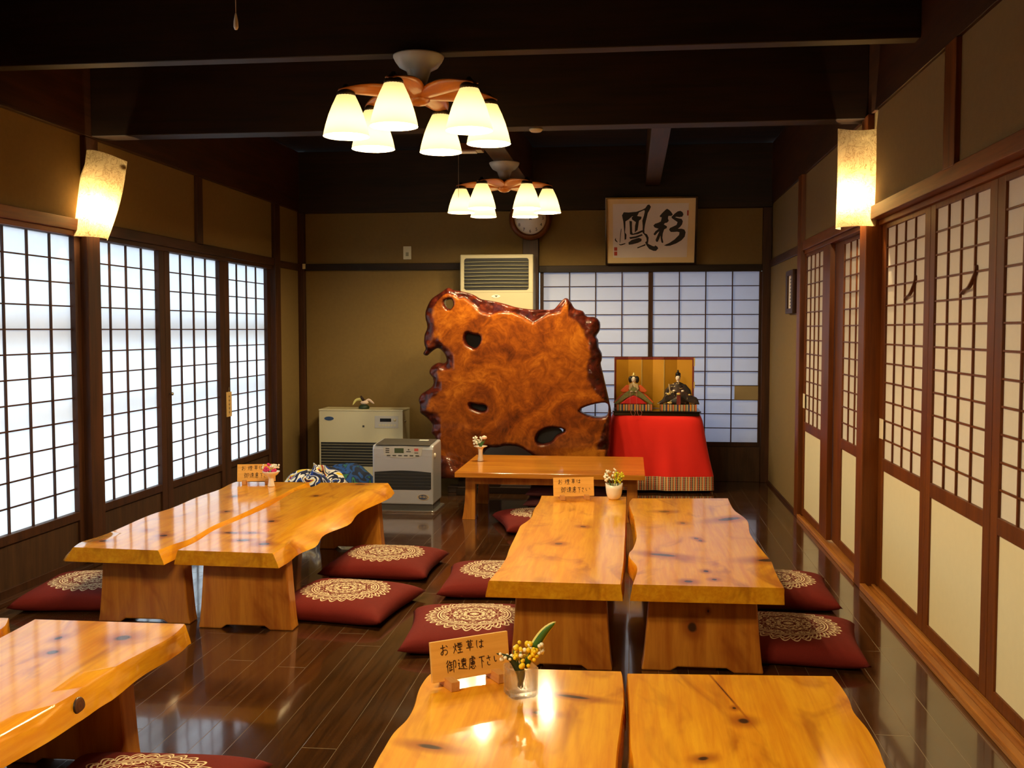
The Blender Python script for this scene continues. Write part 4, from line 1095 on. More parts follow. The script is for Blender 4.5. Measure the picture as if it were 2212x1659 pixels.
# ---- small wall fittings
t = thing('wall_outlet', 'small white outlet plate high on the back wall', 'outlet', (-1.88, 8.57, 1.895))
MB().box(-0.034, 0.034, -0.010, 0.0, -0.055, 0.055).build('plate', 'cream', t, 0.002)
MB().box(-0.012, 0.012, -0.012, -0.009, -0.028, 0.004).build('socket', 'slat', t)
tag(MB().box(-2.775, -2.752, 8.505, 8.52, 1.762, 1.806).build('corner_sensor', 'cream', None, 0.002), 'tiny pale box on the far left corner post', 'sensor')
t = thing('wooden_tag', 'small wooden tag with writing hanging on the window stile', 'tag', (-2.829, 6.985, 0.72))
MB().box(0.0, 0.006, -0.046, 0.046, -0.088, 0.088).build('plaque', 'tag', t, 0.002)
m = MB()
for i in range(5):
    z = 0.055 - i * 0.028
    m.box(0.006, 0.0066, -0.012, 0.014, z, z + 0.004); m.box(0.006, 0.0066, -0.003, 0.001, z - 0.014, z + 0.008)
m.build('writing', 'ink_b', t)
MB().tube([(0.003, 0, 0.086), (0.004, 0.004, 0.11), (0.004, 0, 0.122)], 0.002, 6).build('hook', 'chrome', t)

# ---- no-smoking boards
GL = {
 'o': [[(.05,.3),(.6,.25)],[(.32,.02),(.33,.75),(.2,.92),(.08,.8),(.25,.6),(.6,.5),(.85,.62),(.8,.85),(.55,.98)],[(.72,.12),(.92,.28)]],
 'en': [[(.08,.3),(.12,.48)],[(.4,.22),(.3,.42)],[(.24,.08),(.24,.5),(.05,.95)],[(.24,.5),(.38,.8)],[(.48,.12),(.95,.1)],[(.5,.25),(.52,.48)],[(.5,.25),(.92,.24),(.9,.47)],[(.64,.12),(.63,.45)],[(.78,.12),(.78,.45)],[(.52,.48),(.9,.47)],[(.55,.68),(.92,.66)],[(.72,.5),(.72,.92)],[(.45,.95),(1,.92)]],
 'so': [[(.05,.15),(.95,.13)],[(.32,.0),(.34,.27)],[(.66,.0),(.62,.26)],[(.28,.32),(.28,.58)],[(.28,.32),(.72,.31),(.71,.57)],[(.29,.45),(.7,.44)],[(.29,.58),(.71,.57)],[(.02,.72),(.98,.7)],[(.5,.58),(.5,1.0)]],
 'ha': [[(.12,.05),(.06,.5),(.14,.95)],[(.4,.28),(.95,.26)],[(.7,.05),(.7,.8),(.55,.95),(.42,.82),(.6,.74),(.95,.92)]],
 'go': [[(.2,.0),(.02,.25)],[(.22,.25),(.02,.52)],[(.13,.42),(.13,1.0)],[(.38,.05),(.28,.25)],[(.32,.2),(.6,.18)],[(.25,.4),(.64,.37)],[(.46,.2),(.46,.78)],[(.46,.58),(.62,.56)],[(.32,.55),(.32,.8)],[(.26,.86),(.64,.74)],[(.72,.12),(.95,.12),(.94,.62),(.84,.58)],[(.72,.12),(.72,1.0)]],
 'en2': [[(.08,.08),(.18,.18)],[(.02,.4),(.2,.38),(.1,.58),(.2,.72),(.05,.85)],[(.05,.85),(.3,.86),(1,.97)],[(.42,.1),(.88,.09)],[(.64,.0),(.64,.22)],[(.35,.22),(.95,.21)],[(.45,.32),(.45,.48)],[(.45,.32),(.84,.31),(.83,.47)],[(.45,.48),(.83,.47)],[(.62,.48),(.38,.74)],[(.58,.56),(.58,.82),(.66,.76)],[(.86,.5),(.7,.62)],[(.64,.52),(.95,.8)]],
 'ryo': [[(.52,.0),(.52,.2)],[(.52,.08),(.8,.07)],[(.2,.2),(.9,.18),(.85,.28)],[(.22,.2),(.2,.5),(.02,1.0)],[(.36,.34),(.78,.3)],[(.55,.22),(.55,.42),(.8,.4)],[(.36,.48),(.36,.66)],[(.36,.48),(.82,.47),(.8,.65)],[(.36,.57),(.8,.56)],[(.58,.48),(.58,.65)],[(.36,.66),(.8,.65)],[(.3,.78),(.24,.92)],[(.42,.76),(.46,.95),(.75,.96),(.76,.86)],[(.58,.74),(.64,.84)],[(.84,.76),(.95,.88)]],
 'shi': [[(.0,.1),(1,.05)],[(.45,.1),(.44,1.0)],[(.5,.38),(.78,.52)]],
 'sa': [[(.05,.3),(.9,.22)],[(.42,.02),(.72,.58)],[(.25,.62),(.2,.85),(.45,.98),(.8,.95)]],
 'i': [[(.08,.2),(.1,.65),(.2,.85),(.32,.7)],[(.8,.2),(.92,.45),(.92,.62)]]}
LAY = [('o', .115, .095, .105, .27), ('en', .275, .085, .125, .28), ('so', .445, .075, .095, .27), ('ha', .575, .10, .10, .22),
       ('go', .18, .50, .125, .31), ('en2', .325, .50, .12, .29), ('ryo', .462, .48, .095, .33), ('shi', .60, .52, .075, .30), ('sa', .695, .53, .06, .25), ('i', .79, .53, .115, .22)]
def sign(loc, rz, label, W_=0.218, Hs=0.10, lean=0.16):
    t = thing('sign_board', label, 'sign', loc, rz, 'wooden no-smoking boards')
    A = Matrix.Translation((0, 0.0, 0.014)) @ Matrix.Rotation(-lean, 4, 'X')
    MB().box(-W_ / 2, W_ / 2, -0.005, 0.005, 0, Hs, A).build('board', 'sign', t, 0.001)
    for sx in (-0.30, 0.30):
        x = sx * W_
        MB().prism([(-0.046, 0), (0.030, 0), (0.030, 0.024), (-0.046, 0.024)], x - 0.0115, x + 0.0115, 'yz').build('foot_block', 'block', t, 0.001)
    m = MB()
    for g, u, v, w_, h_ in LAY:
        for st in GL[g]:
            P = vcat([((u + a * w_ - 0.5) * W_, (1 - v - b * h_) * Hs, 0) for a, b in st], 3) if len(st) > 2 else [Vector(((u + a * w_ - 0.5) * W_, (1 - v - b * h_) * Hs, 0)) for a, b in st]
            n = len(P); vs = []
            for i, p in enumerate(P):
                d = (P[min(i + 1, n - 1)] - P[max(i - 1, 0)]).normalized(); nr = Vector((-d.y, d.x, 0))
                hw = 0.0010 * (1.0 - 0.45 * i / max(1, n - 1)) * (W_ / 0.185)
                for q in (-hw, hw): k = p + nr * q; vs.append(A @ Vector((k.x, -0.0056, k.y)))
            m.add(vs, [(2 * i, 2 * i + 1, 2 * i + 3, 2 * i + 2) for i in range(n - 1)])
    m.build('brushed_writing', 'ink_b', t, solid=0.0005)
    return t
sign((-0.398, 2.545, 0.3535), 0.60, 'wooden no-smoking board nearest the viewer, beside the glass cube vase')
sign((-0.296, 5.42, 0.351), 0.24, 'wooden no-smoking board left of the small white pot')
sign((-2.165, 5.745, 0.351), 0.22, 'wooden no-smoking board behind the pedestal vase by the windows')

# ---- vases and flowers
def blossoms(t, pts, mat, r, name='blossom'):
    first = None
    for p in pts:
        rr = r * random.uniform(0.75, 1.2)
        if first is None:
            first = MB().ball((0, 0, 0), r, n=10, m=6).build(name, mat, t); o = first
        else: o = first.copy(); C.objects.link(o)
        o.location = p; o.scale = (rr / r,) * 3
def rnd_in(c, s, n):
    return [(c[0] + random.uniform(-1, 1) * s[0], c[1] + random.uniform(-1, 1) * s[1], c[2] + random.uniform(-1, 1) * s[2]) for _ in range(n)]
def leafmb(path, wid, n=10, cup=0.0):
    P = vcat(path, 4); m = MB(); N = len(P); vs = []; side = []
    for i, p in enumerate(P):
        d = (P[min(i + 1, N - 1)] - P[max(i - 1, 0)]).normalized()
        s_ = d.cross(Vector((0, 1, 0.2))).normalized()
        t_ = i / (N - 1); w_ = wid * math.sin(PI * min(1, 0.12 + t_ * 0.88)) ** 0.7
        vs += [p - s_ * w_, p + Vector((0, cup * w_, 0)), p + s_ * w_]
    fs = []
    for i in range(N - 1):
        for j in range(2): fs.append((i * 3 + j, i * 3 + j + 1, i * 3 + 3 + j + 1, i * 3 + 3 + j))
    return m.add(vs, fs, True)
# glass cube with yellow and white flowers
vz = 0.3535
t = thing('cube_vase', 'ribbed clear glass cube vase beside the front no-smoking board', 'vase', (-0.264, 2.468, vz), 0.5)
m = MB()
def sq(r, z, n=40):
    out = []
    for k in range(n):
        a = 2 * PI * k / n; c_, s_ = math.cos(a), math.sin(a); q = 1 / (abs(c_) ** 6 + abs(s_) ** 6) ** (1 / 6)
        rib = 1 + 0.02 * math.cos(20 * a)
        out.append(Vector((r * q * c_ * rib, r * q * s_ * rib, z)))
    return out
rings = [sq(0.030, 0.0), sq(0.035, 0.004), sq(0.036, 0.072), sq(0.033, 0.072), sq(0.032, 0.016), sq(0.004, 0.014)]
vs = [v for r_ in rings for v in r_]; n = 40; fs = [tuple(reversed(range(n))), tuple(range(5 * n, 6 * n))]
for i in range(5):
    for k in range(n): fs.append((i * n + k, i * n + (k + 1) % n, (i + 1) * n + (k + 1) % n, (i + 1) * n + k))
m.add(vs, fs, True).build('glass', 'glass', t)
t = thing('flower_bunch', 'yellow and white sprigs with one long variegated leaf in the glass cube', 'flowers', (-0.264, 2.468, vz + 0.017))
m = MB()
for k in range(7):
    a = k * 0.9
    m.tube(vcat([(0.006 * math.cos(a), 0.006 * math.sin(a), 0.002), (0.004 * math.cos(a), 0.004 * math.sin(a), 0.05), (0.028 * math.cos(a) + 0.008, 0.02 * math.sin(a), 0.095)], 4), 0.0012, 5)
m.build('stem', 'green', t)
blossoms(t, rnd_in((0.012, 0, 0.092), (0.028, 0.02, 0.022), 30) + rnd_in((0.032, -0.01, 0.088), (0.012, 0.012, 0.012), 12) + rnd_in((0.014, -0.026, 0.068), (0.010, 0.006, 0.006), 6), 'yellow', 0.0055)
blossoms(t, rnd_in((0.036, 0, 0.098), (0.018, 0.014, 0.016), 14) + rnd_in((-0.036, -0.01, 0.082), (0.018, 0.012, 0.012), 8) + rnd_in((0.0, -0.01, 0.095), (0.02, 0.015, 0.02), 5), 'wpetal', 0.0050)
lf = leafmb([(0.010, 0.0, 0.05), (0.030, 0.004, 0.095), (0.058, 0.006, 0.140), (0.086, 0.008, 0.166)], 0.0125).build('leaf', 'cream_edge', t, solid=0.0006)
leafmb([(0.012, -0.0012, 0.052), (0.0315, 0.003, 0.096), (0.0585, 0.005, 0.139), (0.084, 0.007, 0.163)], 0.0088).build('leaf_centre', 'green', lf, solid=0.0006)
leafmb([(0.0, -0.01, 0.012), (-0.004, -0.014, 0.045), (-0.024, -0.018, 0.078), (-0.058, -0.02, 0.090)], 0.008).build('leaf', 'dgreen', t, solid=0.0006)
leafmb([(-0.004, -0.012, 0.006), (0.006, -0.016, 0.040), (0.0, -0.018, 0.070)], 0.007).build('leaf', 'dgreen', t, solid=0.0006)
# white pot with daisies and yellow heath
t = thing('flower_pot', 'small squat white pot on the far end of the middle plank table', 'pot', (-0.084, 5.44, 0.351))
m = MB()
prof = [(0.026, 0), (0.034, 0.010), (0.041, 0.030), (0.044, 0.055), (0.046, 0.076), (0.043, 0.076), (0.040, 0.055), (0.036, 0.030), (0.010, 0.014)]
N = 32; vs = []; fs = []
for r_, z in prof:
    for k in range(N):
        a = 2 * PI * k / N
        dz = 0.010 * (abs(math.cos(a)) ** 2) * (1 if z > 0.07 else 0)
        vs.append(Vector((r_ * math.cos(a), r_ * math.sin(a), z + dz)))
for i in range(len(prof) - 1):
    for k in range(N): fs.append((i * N + k, i * N + (k + 1) % N, (i + 1) * N + (k + 1) % N, (i + 1) * N + k))
fs += [tuple(reversed(range(N))), tuple(range((len(prof) - 1) * N, len(prof) * N))]
m.add(vs, fs, True).build('pot', 'white', t)
t = thing('flower_bunch', 'white daisies and yellow sprigs standing in the small white pot', 'flowers', (-0.084, 5.44, 0.37))
m = MB()
for k in range(10):
    a = k * 0.63; x = 0.045 * math.cos(a); y = 0.025 * math.sin(a)
    m.tube([(x * 0.2, y * 0.2, 0), (x * 0.5, y * 0.5, 0.06), (x, y, 0.10 + 0.012 * (k % 3))], 0.0016, 5)
m.build('stem', 'green', t)
blossoms(t, rnd_in((-0.020, 0, 0.106), (0.030, 0.02, 0.026), 24) + [(-0.052, 0, 0.10), (-0.04, -0.01, 0.078), (0.0, 0, 0.142), (0.006, 0, 0.137)], 'wpetal', 0.0062)
blossoms(t, rnd_in((0.024, -0.005, 0.094), (0.022, 0.014, 0.028), 34) + [(0.046, 0, 0.116), (0.05, 0, 0.104), (0.04, 0, 0.122)], 'ygreen', 0.0058)
# white stem vase on the low table
t = thing('stem_vase', 'slim white stem vase with a saucer lip on the low table', 'vase', (-1.04, 7.08, 0.331))
MB().lathe([(0.021, 0), (0.022, 0.004), (0.017, 0.03), (0.015, 0.06), (0.018, 0.085), (0.024, 0.094), (0.047, 0.102), (0.048, 0.105), (0.022, 0.099), (0.008, 0.085)], 28).build('body', 'white', t)
t = thing('flower_bunch', 'pale rose and tiny white flowers in the slim stem vase', 'flowers', (-1.04, 7.08, 0.435))
m = MB()
for k in range(6):
    a = k; m.tube([(0, 0, -0.015), (0.02 * math.cos(a), 0.01 * math.sin(a), 0.02), (0.034 * math.cos(a), 0.018 * math.sin(a), 0.045)], 0.002, 5)
m.build('stem', 'green', t)
blossoms(t, rnd_in((-0.020, 0, 0.038), (0.030, 0.014, 0.026), 32), 'wpetal', 0.0065)
m = MB()
for k in range(6):
    a = k * PI / 3; m.ball((0.026 + 0.009 * math.cos(a), 0.009 * math.sin(a), 0.060), 0.011, n=10, m=6)
m.ball((0.026, 0, 0.064), 0.011, n=10, m=6); m.build('rose', 'pale_rose', t)
leafmb([(0.004, -0.01, 0.0), (0.012, -0.014, 0.02), (0.03, -0.014, 0.034)], 0.010).build('leaf', 'green', t, solid=0.0006)
# pedestal vase on the window table
t = thing('pedestal_vase', 'white pedestal bowl vase on the table by the windows', 'vase', (-2.045, 5.66, 0.351))
MB().lathe([(0.020, 0), (0.0205, 0.003), (0.016, 0.02), (0.0145, 0.045), (0.018, 0.056), (0.036, 0.068), (0.049, 0.084), (0.050, 0.088), (0.046, 0.086), (0.030, 0.072), (0.006, 0.064)], 32).build('body', 'white', t)
t = thing('flower_bunch', 'magenta and white blossoms in the white pedestal vase', 'flowers', (-2.045, 5.66, 0.425))
m = MB()
for k in range(8):
    a = k * 0.8; m.tube([(0.004 * math.cos(a), 0, -0.004), (0.03 * math.cos(a), 0.02 * math.sin(a), 0.03)], 0.002, 5)
m.build('stem', 'green', t)
blossoms(t, [(-0.035, -0.01, 0.02), (-0.022, -0.02, 0.018), (-0.01, -0.02, 0.022), (0.018, -0.02, 0.016), (0.026, -0.01, 0.02), (-0.016, 0, 0.052), (-0.006, 0, 0.046), (-0.03, 0, 0.03)], 'pinkpetal', 0.011)
blossoms(t, rnd_in((0.024, 0, 0.042), (0.026, 0.016, 0.012), 14) + rnd_in((-0.04, 0, 0.04), (0.01, 0.01, 0.01), 4), 'wpetal', 0.006)

# ---- patterned bundles behind the window table
from mathutils import noise as mnz
def lump(name, mat, label, loc, rx, ry, h, seed, sharp):
    m = MB()
    def fn(u, v):
        a = 2 * PI * u; b = v * PI * 0.5
        q = math.cos(b) ** 0.55; z = math.sin(b)
        k = 1 + 0.20 * mnz.noise(Vector((math.cos(a) * 1.6 + seed, math.sin(a) * 1.6, z * 2.0))) + 0.07 * mnz.noise(Vector((math.cos(a) * 5 + seed, math.sin(a) * 5, z * 6)))
        s_ = 1 + sharp * mnz.noise(Vector((math.cos(a) * 1.2, math.sin(a) * 1.2 + seed, 0))) * z
        return Vector((rx * q * k * math.cos(a), ry * q * k * math.sin(a), h * z * s_))
    m.grid(fn, 48, 20)
    o = m.build(name, mat); o.location = loc
    return tag(o, label, 'cloth bundle', 'printed cloth bundles behind the left tables')
lump('cloth_bundle', 'print1', 'cloth bundle splashed white, blue and yellow behind the plank tables at left', (-2.14, 6.75, 0), 0.24, 0.22, 0.29, 2.1, 0.35)
lump('cloth_bundle', 'print2', 'blue and green printed cloth bundle in front of the cream heater', (-2.08, 7.38, 0), 0.21, 0.17, 0.245, 6.4, 0.1)
# ---- crane ornament on the cream heater
t = thing('bird_ornament', 'small bird ornament with pale spread wings on top of the cream heater', 'ornament', (-2.21, 8.36, 0.588))
MB().lathe([(0.042, 0), (0.046, 0.012), (0.036, 0.030), (0.012, 0.038)], 24).build('dish', 'dgreen', t)
MB().ball((0.005, 0, 0.052), 0.022, 1.6, 0.8, 0.8).build('body', 'pale_rose', t)
leafmb([(0.0, 0, 0.06), (-0.03, 0, 0.078), (-0.07, 0, 0.070), (-0.095, -0.01, 0.03)], 0.012).build('wing', 'cream_edge', t, solid=0.001)
leafmb([(0.01, 0, 0.06), (0.04, 0, 0.076), (0.07, 0, 0.056), (0.09, -0.01, 0.044)], 0.010).build('wing', 'pale_rose', t, solid=0.001)
MB().tube([(-0.002, 0, 0.065), (-0.018, 0, 0.09), (-0.026, 0, 0.108)], [0.012, 0.012, 0.006], 8).build('head', 'ink_b', t)

# ---- doll display: cloth-draped table, lacquer stand, screen, two dolls
t = thing('display_table', 'small table draped in red felt with a striped hem', 'table', (0.20, 8.14, 0))
def drape(u, v):
    # u around the table, v from the top edge down
    a = u * 2 * PI
    c_, s_ = math.cos(a), math.sin(a); q = 1 / (abs(c_) ** 8 + abs(s_) ** 8) ** (1 / 8)
    fold = math.sin(9 * a + 0.7) * 0.012 + math.sin(17 * a) * 0.006
    k = v ** 1.4
    ex = 0.355 + 0.052 * k + 0.02 * k * max(0.0, c_) + fold * k; ey = 0.235 + 0.03 * k + fold * k
    rnd_ = 0.018 * math.exp(-v * 14)
    return Vector((q * c_ * (ex - rnd_), q * s_ * (ey - rnd_), 0.588 - 0.46 * v - 0.012 * (v > 0) * 0))
m = MB(); m.grid(drape, 96, 14)
n = 96
m.add([drape(k / n, 0) for k in range(n)], [tuple(range(n))])
m.build('felt_cover', 'redcloth', t)
def hem(u, v):
    p = drape(u, 1.0); return Vector((p.x * (1 + 0.010 * v), p.y * (1 + 0.010 * v), 0.128 - 0.106 * v))
tag(MB().grid(hem, 96, 3).build('striped_hem', 'hem', t), 'striped woven hem')
m = MB(); m.box(-0.31, 0.31, -0.19, 0.19, 0.0, 0.56); m.build('table_box', 'dark_x', t)
t = thing('lacquer_stand', 'low black lacquer stand under the two dolls', 'stand', (0.198, 8.06, 0.589))
MB().box(-0.337, 0.337, -0.15, 0.20, 0.026, 0.036).build('top', 'black', t, 0.003)
MB().box(-0.326, 0.326, -0.138, 0.19, 0.0, 0.026).build('base', 'black', t, 0.003)
t = thing('folding_screen', 'gold folding screen with red brocade border behind the dolls', 'screen', (0.186, 8.21, 0.626))
XS = [-0.315, -0.205, -0.10, -0.012, 0.075, 0.178, 0.31]
for i in range(6):
    x0, x1 = XS[i], XS[i + 1]; y0, y1 = (0.012, -0.012) if i % 2 else (-0.012, 0.012)
    an = math.atan2(y1 - y0, x1 - x0); L_ = math.hypot(x1 - x0, y1 - y0)
    A = Matrix.Translation((x0, y0, 0)) @ Matrix.Rotation(an, 4, 'Z')
    p_ = MB().box(0, L_, -0.004, 0.004, 0.0, 0.405, A).build('panel', 'gold', t)
    br = MB(); br.box(0, L_, -0.0055, -0.003, 0.385, 0.405, A)
    if i == 0: br.box(0, 0.014, -0.0055, -0.003, 0, 0.385, A)
    if i == 5: br.box(L_ - 0.014, L_, -0.0055, -0.003, 0, 0.385, A)
    br.build('border', 'brocade', p_)
    if i in (2, 4): MB().box(-0.003, 0.003, -0.0065, -0.003, 0, 0.385, A).build('hinge_strip', 'goldline', p_)
for z0, z1 in ((0.335, 0.40), (0.16, 0.21)): MB().box(0.306, 0.316, -0.018, -0.006, z0, z1).build('corner_fitting', 'goldline', t)
def dais(x, label):
    o = MB().box(-0.139, 0.139, -0.095, 0.06, 0.0, 0.046).build('dais', 'dais', None, 0.001); o.location = (x, 8.045, 0.6255)
    return tag(o, label, 'dais', 'striped doll platforms')
dais(0.028, 'striped brocade platform under the doll in red'); dais(0.366, 'striped brocade platform under the doll with the tall hat')
def loft(secs, n=28):
    """secs: (z, rx, ry, cy)"""
    m = MB(); vs = []; fs = []
    for z, rx, ry, cy in secs:
        for k in range(n):
            a = 2 * PI * k / n; vs.append(Vector((rx * math.cos(a), cy + ry * math.sin(a), z)))
    for i in range(len(secs) - 1):
        for k in range(n): fs.append((i * n + k, i * n + (k + 1) % n, (i + 1) * n + (k + 1) % n, (i + 1) * n + k))
    fs += [tuple(reversed(range(n))), tuple(range((len(secs) - 1) * n, len(secs) * n))]
    return m.add(vs, fs, True)
def wing(sx, pts, thick):
    """a stiff layered sleeve: outline in x-z, thickness in y"""
    return MB().prism([(sx * a, b) for a, b in pts], -thick, thick, 'xz')
def doll_head(t, z, r):
    h = MB(); h.ball((0, -0.004, z), r, 0.84, 0.95, 1.12, 20, 14)
    h.ball((0, -0.004 - r * 0.93, z - r * 0.12), r * 0.14, 0.8, 1.0, 1.5, 8, 6)
    hd = h.build('head', 'skin', t)
    e = MB()
    for sx in (-1, 1):
        e.box(sx * r * 0.34 - r * 0.15, sx * r * 0.34 + r * 0.15, -0.004 - r * 0.93, -0.004 - r * 0.80, z + r * 0.02, z + r * 0.10)
        e.box(sx * r * 0.34 - r * 0.14, sx * r * 0.34 + r * 0.14, -0.004 - r * 0.90, -0.004 - r * 0.70, z + r * 0.42, z + r * 0.47)
    e.build('eyes', 'hair', hd)
    MB().ball((0, -0.004 - r * 0.84, z - r * 0.52), r * 0.13, 1.3, 0.6, 0.6, 8, 6).build('mouth', 'lips', hd)
    return hd
# doll in red
t = thing('seated_doll', 'seated doll in layered red and green robes with wide black hair', 'doll', (0.024, 8.045, 0.672), group='seated court dolls')
loft([(0.0, 0.075, 0.060, -0.01), (0.02, 0.085, 0.062, -0.01), (0.05, 0.055, 0.05, -0.012), (0.085, 0.040, 0.034, 0.0), (0.125, 0.045, 0.03, 0.0), (0.150, 0.034, 0.026, 0), (0.160, 0.014, 0.014, 0)]).build('robe', 'tanrobe', t)
wing(1, [(-0.105, 0.0), (-0.05, 0.042), (0.0, 0.066), (0.05, 0.042), (0.105, 0.0)], 0.020).build('red_skirt', 'scarlet', t, 0.006, loc=(0, -0.058, 0.003))
for sx in (-1, 1):
    wing(sx, [(0.03, 0.140), (0.055, 0.148), (0.09, 0.115), (0.105, 0.10), (0.085, 0.088), (0.04, 0.092)], 0.022).build('shoulder_layer', 'orange', t, 0.006)
    wing(sx, [(0.0, 0.098), (0.035, 0.105), (0.075, 0.078), (0.118, 0.035), (0.150, 0.004), (0.130, -0.002), (0.085, 0.030), (0.03, 0.062), (0.0, 0.072)], 0.026).build('sleeve', 'olive', t, 0.008, loc=(0, -0.030, 0.0))
    wing(sx, [(0.04, 0.098), (0.08, 0.088), (0.125, 0.044), (0.158, 0.008), (0.146, 0.0), (0.10, 0.035)], 0.012).build('under_sleeve', 'orange', t, 0.004, loc=(0, 0.004, 0.0))
    wing(sx, [(0.008, 0.152), (0.030, 0.158), (0.040, 0.115), (0.014, 0.100)], 0.006).build('collar', 'tanrobe', t, 0.002, loc=(0, -0.032, 0))
    MB().ball((sx * 0.016, -0.062, 0.100), 0.009, 1.3, 0.8, 0.7).build('hand', 'skin', t)
MB().tube([(0, -0.004, 0.150), (0, -0.004, 0.172)], 0.010, 10).build('neck', 'skin', t)
doll_head(t, 0.188, 0.022)
m = MB(); m.ball((0, 0.008, 0.200), 0.026, 1.0, 0.9, 0.95, 18, 12)
for sx in (-1, 1): m.ball((sx * 0.026, 0.006, 0.188), 0.022, 0.72, 0.7, 1.25, 14, 10)
m.build('hair', 'hair', t)
m = MB(); m.lathe([(0.012, 0), (0.014, 0.006), (0.008, 0.012), (0.006, 0.022), (0.002, 0.026)], 14, (0, -0.006, 0.218)); m.box(-0.018, 0.018, -0.012, -0.008, 0.214, 0.220); m.build('crown', 'goldline', t)
wing(1, [(-0.028, 0.108), (-0.02, 0.128), (0.0, 0.134), (0.02, 0.128), (0.028, 0.108), (0.0, 0.094)], 0.004).build('fan', 'olive', t, loc=(0, -0.064, 0))
# doll with the tall hat
t = thing('seated_doll', 'seated doll in dark brocade robes with a tall black hat', 'doll', (0.364, 8.045, 0.672), group='seated court dolls')
loft([(0.0, 0.085, 0.062, -0.01), (0.03, 0.088, 0.060, -0.01), (0.06, 0.062, 0.048, -0.008), (0.10, 0.055, 0.038, 0.0), (0.135, 0.058, 0.034, 0.0), (0.160, 0.040, 0.028, 0), (0.172, 0.014, 0.014, 0)]).build('robe', 'robe', t)
for sx in (-1, 1):
    wing(sx, [(0.02, 0.160), (0.06, 0.152), (0.095, 0.112), (0.105, 0.072), (0.055, 0.066), (0.02, 0.10)], 0.026).build('shoulder_layer', 'robe', t, 0.010)
    wing(sx, [(0.02, 0.100), (0.06, 0.098), (0.10, 0.070), (0.145, 0.052) if sx > 0 else (0.12, 0.036), (0.165, 0.0) if sx > 0 else (0.165, 0.0), (0.12, 0.004), (0.05, 0.030), (0.02, 0.05)], 0.030).build('sleeve', 'robe', t, 0.010, loc=(0, -0.026, 0.0))
MB().prism([(-0.014, 0.0), (0.018, 0.0), (0.016, 0.098), (-0.010, 0.098)], -0.086, -0.078, 'xz').build('sash', 'brocade', t, 0.002)
m = MB(); m.ball((0.002, -0.088, 0.083), 0.014, 1.1, 0.3, 0.7); m.ball((-0.075, -0.062, 0.080), 0.010, 1.2, 0.3, 0.9); m.ball((-0.065, -0.075, 0.014), 0.012, 1.6, 0.3, 0.7); m.ball((0.085, -0.062, 0.076), 0.008, 1.2, 0.3, 0.8); m.build('robe_crest', 'goldline', t)
MB().ball((-0.032, -0.052, 0.106), 0.010, 1.2, 0.8, 0.8).build('hand', 'skin', t)
MB().ball((0.034, -0.052, 0.104), 0.010, 1.2, 0.8, 0.8).build('hand', 'skin', t)
MB().box(-0.052, -0.044, -0.060, -0.056, 0.105, 0.168, Matrix.Rotation(-0.15, 4, 'Y')).build('baton', 'tanrobe', t)
MB().tube([(0, -0.004, 0.162), (0, -0.004, 0.186)], 0.010, 10).build('neck', 'skin', t)
doll_head(t, 0.202, 0.022)
m = MB(); m.ball((0, 0.006, 0.212), 0.0235, 0.92, 0.95, 0.9, 16, 10); m.build('hair', 'hair', t)
m = MB(); m.lathe([(0.020, 0), (0.021, 0.014), (0.018, 0.022), (0.010, 0.026)], 18, (0, 0, 0.220)); m.ball((0, 0.008, 0.252), 0.010, 0.8, 1.0, 1.4, 10, 8); m.build('hat', 'black', t)
# cords hanging over the stand
m = MB()
for sx in (-0.026, 0.024):
    m.tube(vcat([(sx, -0.075, 0.098), (sx - 0.002, -0.096, 0.05), (sx, -0.100, 0.0), (sx + 0.002, -0.158, -0.036), (sx + 0.012, -0.160, -0.074), (sx + 0.03, -0.160, -0.079), (sx + 0.038, -0.160, -0.055), (sx + 0.02, -0.157, -0.036)], 5), 0.0013, 5)
o = m.build('tassel', 'cordpink'); o.location = (0.024, 8.045, 0.672); tag(o, 'looped pink cords hanging from the red doll over the black stand', 'cord')

# ================================================================== LIGHTS
def point(name, parent, loc, watts, rad=0.02):
    l = bpy.data.lights.new(name, 'POINT'); l.energy = watts; l.color = LAMP_COL; l.shadow_soft_size = rad
    o = bpy.data.objects.new(name, l); C.objects.link(o); o.parent = parent; o.location = loc
    return o
def shade_mesh():
    prof = [(0.094, 0.0), (0.0915, 0.015), (0.084, 0.046), (0.072, 0.086), (0.058, 0.122), (0.045, 0.150), (0.038, 0.165), (0.032, 0.169), (0.012, 0.170)]
    return MB().lathe(prof, 40, caps=False)
def blade_mesh():
    m = MB()
    def f(u, v):
        x = 0.02 + 0.315 * u
        w_ = 0.062 * math.sin(PI * (0.10 + 0.84 * u)) ** 0.75
        s_ = 2 * v - 1
        return Vector((x, s_ * w_, 0.010 * u ** 1.2 + 0.034 * (s_ * s_) * math.sin(PI * (0.1 + 0.84 * u)) + 0.012))
    return m.grid(f, 20, 10)
